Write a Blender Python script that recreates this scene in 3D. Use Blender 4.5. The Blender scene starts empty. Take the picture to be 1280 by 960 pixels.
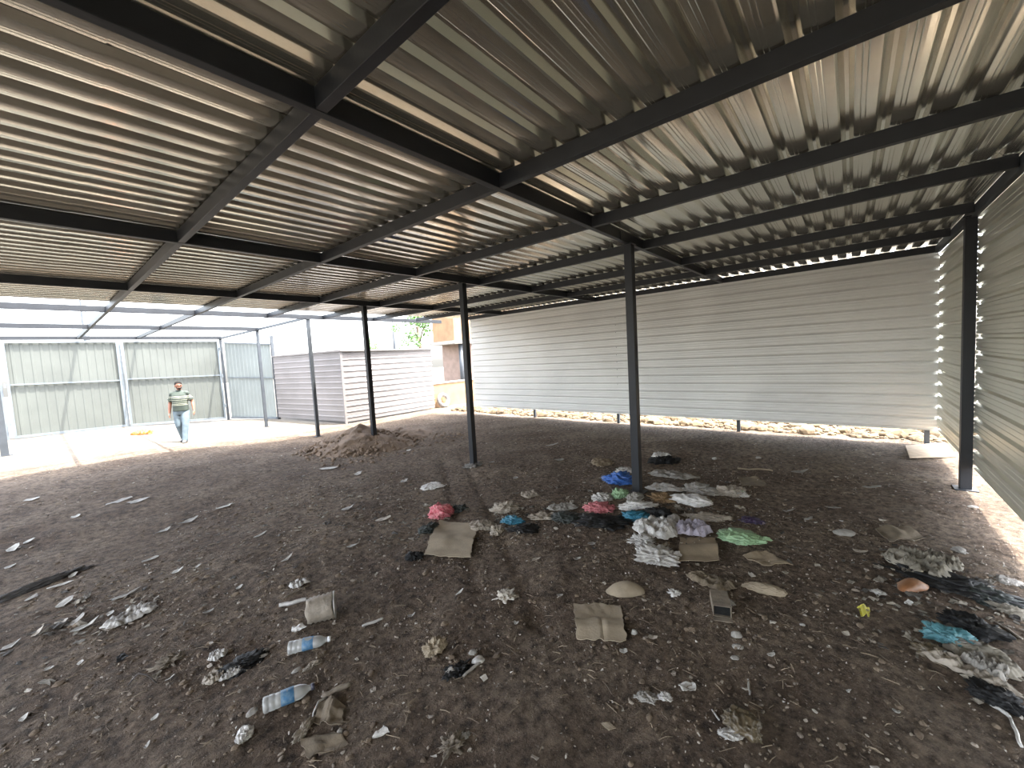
import bpy, bmesh, math, random
from mathutils import Vector, Matrix, noise
random.seed(7)
C = bpy.context.scene.collection
sc = bpy.context.scene
PI = math.pi
# ------------------------------------------------------------------ measured layout (metres)
H = 2.0                                   # eye height
F = 503.75                                # focal length in pixels of the 1280 px frame
YAW, PITCH, ROLL = math.radians(40.117), math.radians(-3.93), math.radians(-3.208)
ZR = 3.378                                # underside of the roof frame
AY = [2.258, 5.441, 8.830, 11.836, 15.832, 20.108]      # girders, run along X
BX = [1.166, 2.653, 4.196, 5.659, 7.286, 8.750, 10.173] # purlins, run along Y
PX = 5.179                                # row of posts
WX, WY = 10.173, -1.169                   # back wall, right wall
XL = -3.6                                 # the shed runs on behind the camera
BH, BW = .12, .06
ZS = ZR + BH + .002                       # underside of the sheets

def cam_axes():
    cy, sy, cp, sp = math.cos(YAW), math.sin(YAW), math.cos(PITCH), math.sin(PITCH)
    fw = Vector((cy*cp, sy*cp, sp)); r = Vector((sy, -cy, 0)); u = r.cross(fw)
    c, s = math.cos(ROLL), math.sin(ROLL)
    return c*r + s*u, -s*r + c*u, fw
CR, CU, CF = cam_axes()
EYE = Vector((0, 0, H))
def ray(px, py): return CF*F + CR*(px-640) - CU*(py-480)
def ss(a, b, x):
    t = max(0., min(1., (x-a)/(b-a))); return t*t*(3-2*t)
def N(x, y, z=0.): return noise.noise(Vector((x, y, z)))
def g(x, y):
    """height of the ground"""
    z = .27*(1-ss(1.2, 5.0, x))*ss(6, 11, y)
    ins = (1-ss(10, 10.6, x))*(1-ss(10.8, 12.5, y))*ss(-1.3, -.8, y)
    z += .035*N(x*.5, y*.5, 3)*ins
    near = ins*(1-ss(8, 12, x))
    z += .028*N(x*1.7, y*1.7, 9)*near + .016*N(x*4.3, y*4.3, 5)*near
    z += .012*abs(N(x*9, y*9, 2))*near + .009*abs(N(x*14, y*14, 6))*near
    dx, dy = x-5.1, y-2.15
    z += .05*math.exp(-(dx*dx+dy*dy)/.7)
    dx, dy = x-2.28, y-1.83                 # scooped hole with debris
    z -= .05*math.exp(-(dx*dx+dy*dy)/.012)
    t = (x-3.0)*.80 - (y-3.4)*.60           # two faint wheel ruts
    for o in (0, .42):
        z -= .022*math.exp(-((t-o)/.07)**2)*ss(1.5, 2.6, x)*(1-ss(5, 6, x))*ins
    return z
def at(px, py):
    d = ray(px, py); t = -H/d.z
    for _ in range(14):
        t = (g(t*d.x, t*d.y)-H)/d.z
    p = EYE + d*t
    return p
def at_y(px, py, Y):
    d = ray(px, py); return EYE + d*(Y/d.y)
def mpp(p): return (p-EYE).dot(CF)/F        # metres per pixel at a place
def xdir(p):                                # ground direction that runs left to right as seen from the eye
    v = Vector((p.x, p.y, 0)).normalized(); return math.atan2(-v.x, v.y)

# ------------------------------------------------------------------ materials
MATS = {}
def mat(name, col, rough=.6, metal=0., var=.25, scale=6., bump=0., bscale=30., col2=None, island=False, alpha=1., trans=0., spec=.5, detail=6.):
    if name in MATS: return MATS[name]
    m = bpy.data.materials.new(name); m.use_nodes = True
    nt = m.node_tree; b = nt.nodes['Principled BSDF']; L = nt.links.new
    b.inputs['Roughness'].default_value = rough; b.inputs['Metallic'].default_value = metal
    b.inputs['Specular IOR Level'].default_value = spec
    if trans: b.inputs['Transmission Weight'].default_value = trans
    if alpha < 1: b.inputs['Alpha'].default_value = alpha
    tc = nt.nodes.new('ShaderNodeTexCoord')
    nz = nt.nodes.new('ShaderNodeTexNoise'); nz.inputs['Scale'].default_value = scale; nz.inputs['Detail'].default_value = detail
    L(tc.outputs['Object'], nz.inputs['Vector'])
    rp = nt.nodes.new('ShaderNodeValToRGB')
    c2 = col2 or tuple(c*(1-var) for c in col)
    rp.color_ramp.elements[0].position = .35; rp.color_ramp.elements[0].color = (*c2, 1)
    rp.color_ramp.elements[1].position = .62; rp.color_ramp.elements[1].color = (*col, 1)
    if island:
        ge = nt.nodes.new('ShaderNodeNewGeometry'); L(ge.outputs['Random Per Island'], rp.inputs['Fac'])
        rp.color_ramp.elements[0].position = 0; rp.color_ramp.elements[1].position = 1
    else: L(nz.outputs['Fac'], rp.inputs['Fac'])
    L(rp.outputs['Color'], b.inputs['Base Color'])
    if bump:
        n2 = nt.nodes.new('ShaderNodeTexNoise'); n2.inputs['Scale'].default_value = bscale; n2.inputs['Detail'].default_value = 5
        L(tc.outputs['Object'], n2.inputs['Vector'])
        bp = nt.nodes.new('ShaderNodeBump'); bp.inputs['Strength'].default_value = bump; bp.inputs['Distance'].default_value = .02
        L(n2.outputs['Fac'], bp.inputs['Height']); L(bp.outputs['Normal'], b.inputs['Normal'])
    MATS[name] = m; return m

def soil_material():
    m = bpy.data.materials.new('trodden_soil'); m.use_nodes = True
    nt = m.node_tree; b = nt.nodes['Principled BSDF']; L = nt.links.new
    b.inputs['Roughness'].default_value = .9; b.inputs['Specular IOR Level'].default_value = .25
    tc = nt.nodes.new('ShaderNodeTexCoord')
    def nz(s, d=8, r=.6):
        n = nt.nodes.new('ShaderNodeTexNoise'); n.inputs['Scale'].default_value = s; n.inputs['Detail'].default_value = d
        n.inputs['Roughness'].default_value = r; L(tc.outputs['Object'], n.inputs['Vector']); return n
    def ramp(src, p0, c0, p1, c1):
        r = nt.nodes.new('ShaderNodeValToRGB'); e = r.color_ramp.elements
        e[0].position, e[0].color, e[1].position, e[1].color = p0, (*c0, 1), p1, (*c1, 1)
        L(src, r.inputs['Fac']); return r
    def mix(fac, a, c, typ='MIX'):
        x = nt.nodes.new('ShaderNodeMix'); x.data_type = 'RGBA'; x.blend_type = typ
        if hasattr(fac, 'name'): L(fac, x.inputs[0])
        else: x.inputs[0].default_value = fac
        L(a, x.inputs[6]); L(c, x.inputs[7]); return x.outputs[2]
    a = ramp(nz(1.1).outputs['Fac'], .38, (.112, .077, .052), .66, (.200, .152, .110))
    f = ramp(nz(14, 10, .7).outputs['Fac'], .36, (.30, .285, .27), .64, (1.5, 1.5, 1.5))
    s = ramp(nz(70, 4).outputs['Fac'], .62, (0, 0, 0), .70, (1, 1, 1))
    base = mix(1., a.outputs['Color'], f.outputs['Color'], 'MULTIPLY')
    pale = ramp(nz(30, 2).outputs['Fac'], 0, (.30, .26, .21), 1, (.42, .37, .31))
    sm = nt.nodes.new('ShaderNodeMath'); sm.operation = 'MULTIPLY'; sm.inputs[1].default_value = .45
    L(s.outputs['Color'], sm.inputs[0])
    col = mix(sm.outputs[0], base, pale.outputs['Color'])
    sx = nt.nodes.new('ShaderNodeSeparateXYZ'); L(tc.outputs['Object'], sx.inputs[0])
    wob = nz(.8, 6)
    def edge(sock, a, c):
        k = nt.nodes.new('ShaderNodeMath'); k.operation = 'MULTIPLY_ADD'; L(wob.outputs['Fac'], k.inputs[0]); k.inputs[1].default_value = 2.4; L(sock, k.inputs[2])
        r = nt.nodes.new('ShaderNodeMapRange'); r.inputs[1].default_value = a+1.2; r.inputs[2].default_value = c+1.2; L(k.outputs[0], r.inputs[0]); return r.outputs[0]
    e1 = edge(sx.outputs['Y'], 12.2, 14.5); e2 = edge(sx.outputs['X'], 14.6, 15.6); e3 = edge(sx.outputs['Y'], -2.4, -3.4); e4 = edge(sx.outputs['X'], -4.5, -5.5)
    def mx(p, q):
        k = nt.nodes.new('ShaderNodeMath'); k.operation = 'MAXIMUM'; L(p, k.inputs[0]); L(q, k.inputs[1]); return k.outputs[0]
    bounce_tone = ramp(nz(5, 8).outputs['Fac'], .35, (.125, .112, .092), .65, (.165, .150, .124))  # paler tone given to the outer ground to bounce more light under the roof
    col = mix(mx(mx(e1, e2), mx(e3, e4)), col, bounce_tone.outputs['Color'])
    L(col, b.inputs['Base Color'])
    add = nt.nodes.new('ShaderNodeMath'); add.operation = 'ADD'
    h1 = nz(22, 10, .72); h2 = nz(90, 6, .6)
    mm = nt.nodes.new('ShaderNodeMath'); mm.operation = 'MULTIPLY'; mm.inputs[1].default_value = .35
    L(h2.outputs['Fac'], mm.inputs[0]); L(h1.outputs['Fac'], add.inputs[0]); L(mm.outputs[0], add.inputs[1])
    bp = nt.nodes.new('ShaderNodeBump'); bp.inputs['Strength'].default_value = 1.; bp.inputs['Distance'].default_value = .075
    L(add.outputs[0], bp.inputs['Height']); L(bp.outputs['Normal'], b.inputs['Normal'])
    return m

M_soil = soil_material()
M_roof = mat('galvanised_roof_sheet', (.70, .675, .58), .18, .86, .16, 1.2, .02, 5)
M_wall = mat('pale_wall_sheet', (.76, .76, .73), .42, .15, .10, .8, .04, 4)
M_side = mat('side_wall_sheet', (.72, .71, .61), .34, .55, .12, .8, .04, 4)
M_steel = mat('dark_painted_steel', (.011, .013, .017), .5, .1, .3, 5, .05, 40)
M_steel_grey = mat('grey_painted_steel', (.045, .052, .06), .55, .1, .25, 5)
M_gate = mat('gate_sheet', (.080, .087, .078), .6, .1, .15, 1.0)
M_gateframe = mat('gate_frame_steel', (.13, .15, .165), .5, .2, .2, 6)
M_fence = mat('fence_sheet', (.20, .22, .21), .6, .1, .15, 1.0)  # gate sheet in a lighter tone, making up for this panel's self-shade
M_shed = mat('shed_sheet', (.20, .185, .178), .6, 0, .22, .7)
M_conc = mat('rough_concrete', (.30, .28, .25), .9, 0, .3, 8, .4, 40)
M_plaster = mat('ochre_plaster', (.26, .16, .085), .9, 0, .2, 3, .2, 20)
M_plaster2 = mat('pinkish_plaster', (.25, .18, .145), .9, 0, .2, 3, .2, 20)
M_card = mat('brown_cardboard', (.25, .195, .13), .85, 0, .22, 9, .15, 60)
M_card2 = mat('pale_cardboard', (.29, .235, .165), .85, 0, .2, 9, .15, 60)
M_cardd = mat('dirty_cardboard', (.16, .125, .085), .9, 0, .3, 9, .2, 60)
M_white = mat('white_film', (.52, .50, .47), .38, 0, .25, 14, .3, 40)
M_clear = mat('milky_film', (.42, .40, .37), .3, 0, .35, 14, .3, 40)
M_grey = mat('grey_cloth', (.30, .28, .25), .85, 0, .35, 14, .3, 60)
M_beige = mat('beige_film', (.32, .275, .22), .6, 0, .3, 14, .3, 50)
M_black = mat('black_film', (.008, .008, .008), .6, 0, .4, 14, .3, 40, spec=.3)
M_darkgreen = mat('dark_green_film', (.022, .028, .024), .55, 0, .4, 14, .3, 40)
M_dkcloth = mat('dark_cloth', (.055, .05, .045), .9, 0, .35, 14, .3, 60)
M_footing = mat('dark_concrete', (.15, .14, .125), .9, 0, .3, 14, .4, 40)
M_dirty = mat('dirty_beige_cloth', (.235, .21, .165), .75, 0, .4, 14, .3, 60)
M_blue = mat('blue_film', (.03, .11, .36), .4, 0, .3, 14, .3, 40)
M_teal = mat('teal_film', (.03, .16, .24), .4, 0, .3, 14, .3, 40)
M_teal2 = mat('pale_teal_film', (.08, .22, .25), .45, 0, .4, 18, .3, 40)
M_pink = mat('pink_film', (.42, .13, .14), .45, 0, .25, 14, .3, 40)
M_red = mat('red_pink_film', (.46, .08, .11), .42, 0, .45, 30, .3, 40, col2=(.50, .22, .22))
M_green = mat('pale_green_film', (.22, .34, .19), .4, 0, .15, 14, .3, 40)
M_purple = mat('purple_film', (.03, .015, .05), .4, 0, .3, 14)
M_lav = mat('lavender_cloth', (.34, .31, .36), .8, 0, .2, 14, .3, 60)
M_yellow = mat('yellow_wrapper', (.55, .50, .08), .4, 0, .3, 20)
M_orange = mat('orange_film', (.75, .20, .04), .5, 0, .3, 14)
M_brown = mat('brown_plastic', (.105, .080, .048), .35, 0, .35, 14)
M_dish = mat('orange_brown_clay', (.24, .105, .045), .45, 0, .35, 14, .2, 40)
M_leaf = mat('dry_leaf', (.22, .14, .07), .85, 0, .4, 20)
M_stone = mat('grey_stone', (.30, .28, .25), .9, 0, .25, 12, .4, 50)
M_wood = mat('raw_board', (.50, .39, .28), .8, 0, .2, 9, .2, 30)
M_woodd = mat('weathered_wood', (.20, .165, .125), .85, 0, .35, 14, .3, 40)
M_bottle = mat('clear_bottle_plastic', (.48, .48, .46), .16, 0, .2, 12, trans=.35)
M_label = mat('blue_bottle_label', (.03, .12, .24), .45, 0, .5, 30, col2=(.16, .24, .30))
M_cap = mat('white_cap', (.6, .6, .6), .4)
M_capd = mat('dark_cap', (.04, .04, .06), .4)
M_wire = mat('rusty_wire', (.05, .04, .035), .7)
M_rubber = mat('dusty_rubber', (.30, .28, .26), .9, 0, .4, 12, .3, 40)
M_pebble = mat('pebbles', (.27, .225, .18), .9, island=True, col2=(.10, .078, .06))
M_fleck = mat('pale_flecks', (.50, .46, .40), .8, island=True, col2=(.13, .10, .075))
M_shred = mat('litter_shred', (.30, .265, .21), .8, island=True, col2=(.025, .022, .02))
M_flakew = mat('dusty_white_scrap', (.36, .34, .30), .6, 0, .4, 20)
M_flakec = mat('dusty_grey_scrap', (.24, .22, .19), .6, 0, .4, 20)
M_clod = mat('soil_clod', (.175, .132, .092), .95, island=True, col2=(.072, .050, .033))
M_straw = mat('straw_bits', (.26, .205, .14), .9, island=True, col2=(.07, .05, .035))
M_rubble = mat('tan_rubble', (.135, .098, .055), .95, island=True, col2=(.055, .036, .018))
M_heap = mat('loose_earth', (.205, .145, .10), .95, 0, .35, 6, .8, 25)
M_foliage = mat('tree_leaves', (.10, .22, .05), .6, 0, .4, 3)
M_bark = mat('bark', (.12, .09, .06), .9)
M_skin = mat('skin', (.20, .085, .05), .55, 0, .12, 8)
M_hair = mat('dark_hair', (.008, .007, .006), .9, spec=.2)
M_jeans = mat('faded_jeans', (.11, .15, .175), .85, 0, .3, 9)
M_shoe = mat('grey_shoes', (.10, .10, .10), .7)
M_eye = mat('eye_dark', (.02, .015, .01), .2)
def shirt_material():
    m = mat('striped_polo', (.030, .042, .033), .85, 0, .2, 12); nt = m.node_tree; L = nt.links.new
    b = nt.nodes['Principled BSDF']; src = b.inputs['Base Color'].links[0].from_socket
    tc = nt.nodes.new('ShaderNodeTexCoord'); sp = nt.nodes.new('ShaderNodeSeparateXYZ'); L(tc.outputs['Object'], sp.inputs[0])
    r = nt.nodes.new('ShaderNodeValToRGB'); r.color_ramp.interpolation = 'CONSTANT'
    mr = nt.nodes.new('ShaderNodeMapRange'); mr.inputs[1].default_value = .9; mr.inputs[2].default_value = 1.5
    L(sp.outputs['Z'], mr.inputs[0]); L(mr.outputs[0], r.inputs[0])
    e = r.color_ramp.elements; e[0].color = (0, 0, 0, 1); e[1].position = .999; e[1].color = (0, 0, 0, 1)
    for zc, w in ((1.075, .006), (1.11, .006), (1.16, .004), (1.215, .005), (1.27, .004), (1.315, .008)):
        a = e.new((zc-w-.9)/.6); a.color = (1, 1, 1, 1); a = e.new((zc+w-.9)/.6); a.color = (0, 0, 0, 1)
    x = nt.nodes.new('ShaderNodeMix'); x.data_type = 'RGBA'; L(r.outputs['Color'], x.inputs[0]); L(src, x.inputs[6]); x.inputs[7].default_value = (.36, .36, .28, 1)
    L(x.outputs[2], b.inputs['Base Color']); return m
M_shirt = shirt_material()

# ------------------------------------------------------------------ object helpers
def mesh(name, verts, faces, smooth=False, recalc=True):
    me = bpy.data.meshes.new(name); me.from_pydata([tuple(v) for v in verts], [], faces); me.update()
    if recalc:
        bm = bmesh.new(); bm.from_mesh(me); bmesh.ops.recalc_face_normals(bm, faces=bm.faces); bm.to_mesh(me); bm.free()
    if smooth: me.polygons.foreach_set('use_smooth', [True]*len(me.polygons))
    return me
def link(name, me, m, parent=None, loc=(0, 0, 0), rz=0.):
    o = bpy.data.objects.new(name, me); C.objects.link(o); me.materials.clear(); me.materials.append(m)
    o.location = loc; o.rotation_euler = (0, 0, rz)
    if parent is not None: o.parent = parent
    return o
def tag(o, label=None, cat=None, group=None, kind=None):
    if label: o['label'] = label
    if cat: o['category'] = cat
    if group: o['group'] = group
    if kind: o['kind'] = kind
    return o
def thing(name, label, cat, loc=(0, 0, 0), rz=0., group=None, kind=None):
    o = bpy.data.objects.new(name, None); C.objects.link(o); o.location = loc; o.rotation_euler = (0, 0, rz)
    o.empty_display_size = .1
    return tag(o, label, cat, group, kind)
def box(x0, y0, z0, x1, y1, z1):
    v = [(x, y, z) for x in (x0, x1) for y in (y0, y1) for z in (z0, z1)]
    f = [(0, 1, 3, 2), (4, 6, 7, 5), (0, 4, 5, 1), (2, 3, 7, 6), (0, 2, 6, 4), (1, 5, 7, 3)]
    return v, f
def merge(parts):
    V, Fc = [], []
    for v, f in parts:
        n = len(V); V += list(v); Fc += [tuple(i+n for i in q) for q in f]
    return V, Fc
def bevel(o, w=.006, s=2):
    md = o.modifiers.new('edge', 'BEVEL'); md.width = w; md.segments = s; md.limit_method = 'ANGLE'; return o
def boxes(name, m, bl, parent=None, loc=(0, 0, 0), rz=0., bev=.004):
    v, f = merge([box(*b) for b in bl]); o = link(name, mesh(name, v, f), m, parent, loc, rz)
    if bev: bevel(o, bev)
    return o
def frame_of(d):
    d = d.normalized(); a = Vector((0, 0, 1)) if abs(d.z) < .9 else Vector((1, 0, 0))
    s = d.cross(a).normalized(); return s, s.cross(d).normalized()
def tube(pts, rad, n=10, cap=True):
    pts = [Vector(p) for p in pts]; V, Fc = [], []
    if not hasattr(rad, '__len__'): rad = [rad]*len(pts)
    for i, p in enumerate(pts):
        d = (pts[min(i+1, len(pts)-1)]-pts[max(i-1, 0)]); s, t = frame_of(d)
        if i and s.dot(ps) < 0: s, t = -s, -t
        ps = s
        for k in range(n):
            a = 2*PI*k/n; V.append(p + (s*math.cos(a)+t*math.sin(a))*rad[i])
    for i in range(len(pts)-1):
        for k in range(n):
            a, b = i*n+k, i*n+(k+1) % n; Fc.append((a, b, b+n, a+n))
    if cap: Fc.append(tuple(range(n))); Fc.append(tuple(range(len(V)-n, len(V))))
    return V, Fc
def lathe_x(prof, n=20):
    V, Fc = [], []
    for x, r in prof:
        for k in range(n):
            a = 2*PI*k/n; V.append(Vector((x, r*math.cos(a), r*math.sin(a))))
    for i in range(len(prof)-1):
        for k in range(n):
            a, b = i*n+k, i*n+(k+1) % n; Fc.append((a, b, b+n, a+n))
    Fc.append(tuple(range(n))); Fc.append(tuple(range(len(V)-n, len(V))))
    return V, Fc
_ICO = {}
def ico(sub):
    if sub not in _ICO:
        bm = bmesh.new(); bmesh.ops.create_icosphere(bm, subdivisions=sub, radius=1)
        _ICO[sub] = ([v.co.copy() for v in bm.verts], [tuple(v.index for v in f.verts) for f in bm.faces]); bm.free()
    return _ICO[sub]
def ell(c, r, sub=3):
    v, f = ico(sub); c = Vector(c); return [Vector((p.x*r[0], p.y*r[1], p.z*r[2]))+c for p in v], f

def blob(w, d, h, seed, sub=4, crease=.32, flat=.35, f1=1.6, f2=4.2):
    v, f = ico(sub); out = []
    rg = lambda x, y2, z: max(0., 1-abs(noise.noise(Vector((x, y2, z))))*2.6)**2
    for p in v:
        wv = p + .35*Vector((N(p.x*1.3+seed, p.y*1.3, p.z), N(p.x, p.y*1.3+seed, p.z*1.3), N(p.x*1.3, p.y, p.z+seed)))
        a = rg(wv.x*f1+seed, wv.y*f1, wv.z*f1); b = rg(wv.x*f2, wv.y*f2+seed, wv.z*f2); e = rg(wv.x*9, wv.y*9, wv.z*9+seed)
        c = N(p.x*1.2+seed*2, p.y*1.2, p.z*1.2)
        r = .74+crease*(.85*a+.50*b+.22*e-.42)+.9*crease*c
        q = p*r; z = q.z
        if z < -flat: z = -flat+(z+flat)*.08
        out.append(Vector((q.x*w/2, q.y*d/2, (z+flat)*h/(1+flat))))
    return out, f
# ------------------------------------------------------------------ corrugated sheets
PER = .2
WALLP = [(0, 0), (.030, 0), (.036, .005), (.044, .005), (.050, 0), (.088, 0), (.094, .005), (.102, .005), (.108, 0), (.136, 0), (.141, .038), (.156, .038), (.194, 0)]
SIDEP = WALLP[:9]+[(.138, 0), (.155, .036), (.183, .036)]
ROOFP = [(0, 0), (.012, -.0004), (.034, -.0006), (.050, 0), (.054, .0020), (.058, .0010), (.075, .0026), (.079, .0046), (.083, .0036), (.108, .0062), (.113, .008), (.138, .036), (.158, .036), (.186, .004), (.196, .001)]
def sheet(name, m, parent, org, U, Vd, Nd, L, ribs, nu=14, lift=0., lap=True, prof=None, k=1., wave=.45):
    """ribbed sheet: ribs run along U, repeat along Vd, stand out along Nd"""
    org, U, Vd, Nd = Vector(org), Vector(U), Vector(Vd), Vector(Nd)
    prof = prof or WALLP
    pr = [(v-PER, n) for v, n in prof if v > .11] if lap else []
    for q in range(ribs):
        pr += [(q*PER+v, n) for v, n in prof]
    pr.append((ribs*PER, 0))
    pr = [(v, n*k) for v, n in pr]; V, Fc = [], []; ou, ov = org.dot(U), org.dot(Vd)
    for i in range(nu+1):
        u = L*i/nu
        for v, n in pr:
            w = .004*N((u+ou)*.6, (v+ov)*1.2, 1)+.0008*N((u+ou)*2, (v+ov)*5, 4)
            V.append(org + U*u + Vd*v + Nd*(n+w*wave+lift))
    q = len(pr)
    for i in range(nu):
        for c in range(q-1):
            a = i*q+c; Fc.append((a, a+1, a+q+1, a+q))
    return link(name, mesh(name, V, Fc, recalc=False), m, parent)

# ------------------------------------------------------------------ ground
def axis(segs):
    out = []
    for a, b, s in segs:
        n = max(1, round((b-a)/s)); out += [a+(b-a)*i/n for i in range(n)]
    return out + [segs[-1][1]]
gx = axis([(-60, -12, 8), (-12, -2, .5), (-2, 0, .12), (0, 6.6, .035), (6.6, 11, .09), (11, 16, .4), (16, 90, 8)])
gy = axis([(-60, -8, 8), (-8, -1.5, .4), (-1.5, 5.6, .035), (5.6, 13, .09), (13, 24, .3), (24, 90, 8)])
V = [(x, y, g(x, y)) for x in gx for y in gy]; ny = len(gy)
Fc = [(i*ny+j, (i+1)*ny+j, (i+1)*ny+j+1, i*ny+j+1) for i in range(len(gx)-1) for j in range(ny-1)]
floor = link('floor', mesh('floor', V, Fc, True, False), M_soil)
tag(floor, 'bare brown earth floor strewn with litter, white with sun beyond the roof', 'ground', kind='structure')

# ------------------------------------------------------------------ roof sheets and sheet walls
ceiling = thing('ceiling', 'ribbed galvanised roof sheets resting on the dark steel frame', 'roof', (0, 0, 0), kind='structure')
y = -1.33; row = 0
while y < 11.0:
    cuts = [XL, 0.35+.02*(row % 3), 5.72, 10.27]
    for k in range(3):
        x0, x1 = cuts[k]-(.12 if k else 0), cuts[k+1]
        sheet('roof_sheet', M_roof, ceiling, (x0, y, ZS), (1, 0, 0), (0, 1, 0), (0, 0, 1), x1-x0, 5 if row < 12 else 2, 16, lift=.003*(row % 2)+(.003 if k == 1 else 0), prof=ROOFP, wave=.55)
    y += 1.0; row += 1
roof_edge = y
wall_back = thing('wall_back', 'white ribbed sheet wall across the back, lifted clear of the ground', 'wall', (0, 0, 0), kind='structure')
segs = [-1.165, 1.93, 4.86, 7.75, 10.38]
for k in range(4):
    for r in range(3):
        a, b = segs[k]-(.02 if k == 0 else 0), segs[k+1]+(.05 if k < 3 else 0)
        sheet('wall_sheet', M_wall, wall_back, (WX+.004, a, .335+r*1.0), (0, 1, 0), (0, 0, 1), (1, 0, 0), b-a, 5, 10, lift=.008*(k % 2)+.002*(r % 2))
    boxes('wall_sheet', M_wall, [(WX+.002, segs[k], 3.325, WX+.010, segs[k+1], 3.378)], wall_back, bev=0)
wall_right = thing('wall_right', 'grey-green ribbed sheet wall along the right side, lifted clear of the ground', 'wall', (0, 0, 0), kind='structure')
rs = [(XL, -.55), (-.6, 3.05), (2.98, 7.43), (7.53, WX+.01)]
for k, (a, b) in enumerate(rs):
    for r in range(3):
        sheet('wall_sheet', M_side, wall_right, (a, WY-.002, .36+r*1.0), (1, 0, 0), (0, 0, 1), (0, -1, 0), b-a, 5, 12, lift=.002*(k % 2)+.005*(r % 2), prof=SIDEP)

# ------------------------------------------------------------------ steel frame
def girder(i, x0, x1, label):
    o = boxes('roof_girder', M_steel, [(x0, AY[i]-BW, ZR, x1, AY[i], ZR+BH)]); tag(o, label, 'roof beam', 'girders running towards the back wall')
    return o
G0 = ['nearest dark steel girder, crossing the upper left and landing on the nearest post',
      'second dark steel girder back, landing on the post by the dirt-free middle floor',
      'third dark steel girder back, landing on the post in the dirt heap',
      'dark steel girder beyond the last roof sheets, on the thin post right of the fence',
      'bare dark steel girder against the sky, second from the gate',
      'bare dark steel girder lying along the top of the gate']
G0[1] = 'second dark steel girder back, landing on the middle post in front of the wall end'
ends = [WX-.06, WX-.06, WX-.06, WX-.1, PX+.05, PX+.05]
girders = [girder(i, XL, ends[i], G0[i]) for i in range(6)]
PL = ['bare-ended steel purlin, leftmost of the purlins, reaching from top centre to the gate',
      'long steel purlin second from the left, from top right to the gate top',
      'dark steel purlin third from the left, just left of the row of posts',
      'dark steel purlin passing just right of the nearest post',
      'dark steel purlin second from the top of the back wall but one',
      'dark steel purlin nearest to the back wall top rail']
PL[4] = 'dark steel purlin third out from the back wall counting its top rail'
pend = [20.1, 20.1, 12.0, 11.86, 11.86, 11.5]
for j in range(6):
    p = boxes('roof_purlin', M_steel, [(BX[j]-BW, WY+.06, ZR+.003, BX[j], pend[j], ZR+BH-.001)])
    tag(p, PL[j], 'roof beam', 'purlins running towards the gate')
tag(boxes('eave_beam', M_steel_grey, [(PX-.03, AY[3], ZR+.004, PX+.03, AY[5], ZR+.075)]), 'thin grey beam joining the heads of the last three open-air posts', 'roof beam')
tag(boxes('wall_top_rail', M_steel, [(WX-.055, WY, ZR-.005, WX+.001, 10.4, ZS-.006)]), 'dark rail along the top of the white back wall, under the roof edge', 'rail')
tag(boxes('wall_top_rail', M_steel_grey, [(XL, WY, ZR-.02, WX-.06, WY+.055, ZS-.022)]), 'grey rail along the top of the right wall', 'rail')

def post(x, y, w, top, label, group=None, m=None, plate=True, z=None, name='steel_post'):
    z0 = g(x, y)-.03 if z is None else z
    t = thing(name, label, 'post', (x, y, z0), 0, group)
    if plate == 2: v, f = blob(.42, .42, .09, 3.7, 4, .3); link('footing', mesh('footing', v, f, True, False), M_footing, t, (0, 0, .015))
    boxes('shaft', m or M_steel, [(-w/2, -w/2, 0, w/2, w/2, top-z0)], t)
    if plate:
        boxes('base_plate', M_steel, [(-w*1.0, -w*1.0, .022, w*1.0, w*1.0, .042)], t, bev=.003)
        boxes('head_plate', M_steel, [(-w*.75, -w*.75, top-z0-.012, w*.75, w*.75, top-z0-.001)], t, bev=.002)
    return t
PN = ['nearest dark steel post, standing in the heap of bags right of centre',
      'middle dark steel post in front of the left end of the white back wall',
      'dark steel post standing in the dirt heap',
      'thin steel post in front of the ribbed shed, left of the dirt heap',
      'thin steel post in front of the fixed panel right of the gate',
      'steel gate post at the right end of the gate']
for i in range(6):
    post(PX, AY[i]-.03, (.105, .10, .10, .085, .085, .085)[i], ZR, PN[i], 'posts in a row under the roof', None if i < 3 else M_steel_grey, plate=2 if i == 1 else True)
post(-.57, 15.8, .13, ZR, 'thick grey post at the extreme left edge beside the gate', 'posts in a row under the roof', M_steel_grey)
post(7.47, WY+.050, .105, ZR, 'black steel post against the right wall near the far corner', None, M_steel)
for i, (yy, lb) in enumerate(((1.95, 'wall post under the seam of the two right-hand back wall sheets'), (4.88, 'wall post foot showing under the back wall just left of the nearest post'), (7.75, 'wall post foot showing under the left part of the back wall'), (-1.06, 'pale wall post foot in the far right corner under the back wall'))):
    post(WX+.085, yy, .07, ZR-.06, lb, 'posts behind the back wall', M_steel_grey, plate=False, name='wall_post')
# small welded joint sleeves on the frame
for (x, y2, lb) in ((PX-.28, AY[0], 'small steel joint bracket on the nearest girder left of its post'),):
    tag(boxes('joint_bracket', M_steel, [(x-.05, y2-BW-.012, ZR-.008, x+.05, y2-BW+.001, ZR+.10)], bev=.002), lb, 'bracket')

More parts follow.
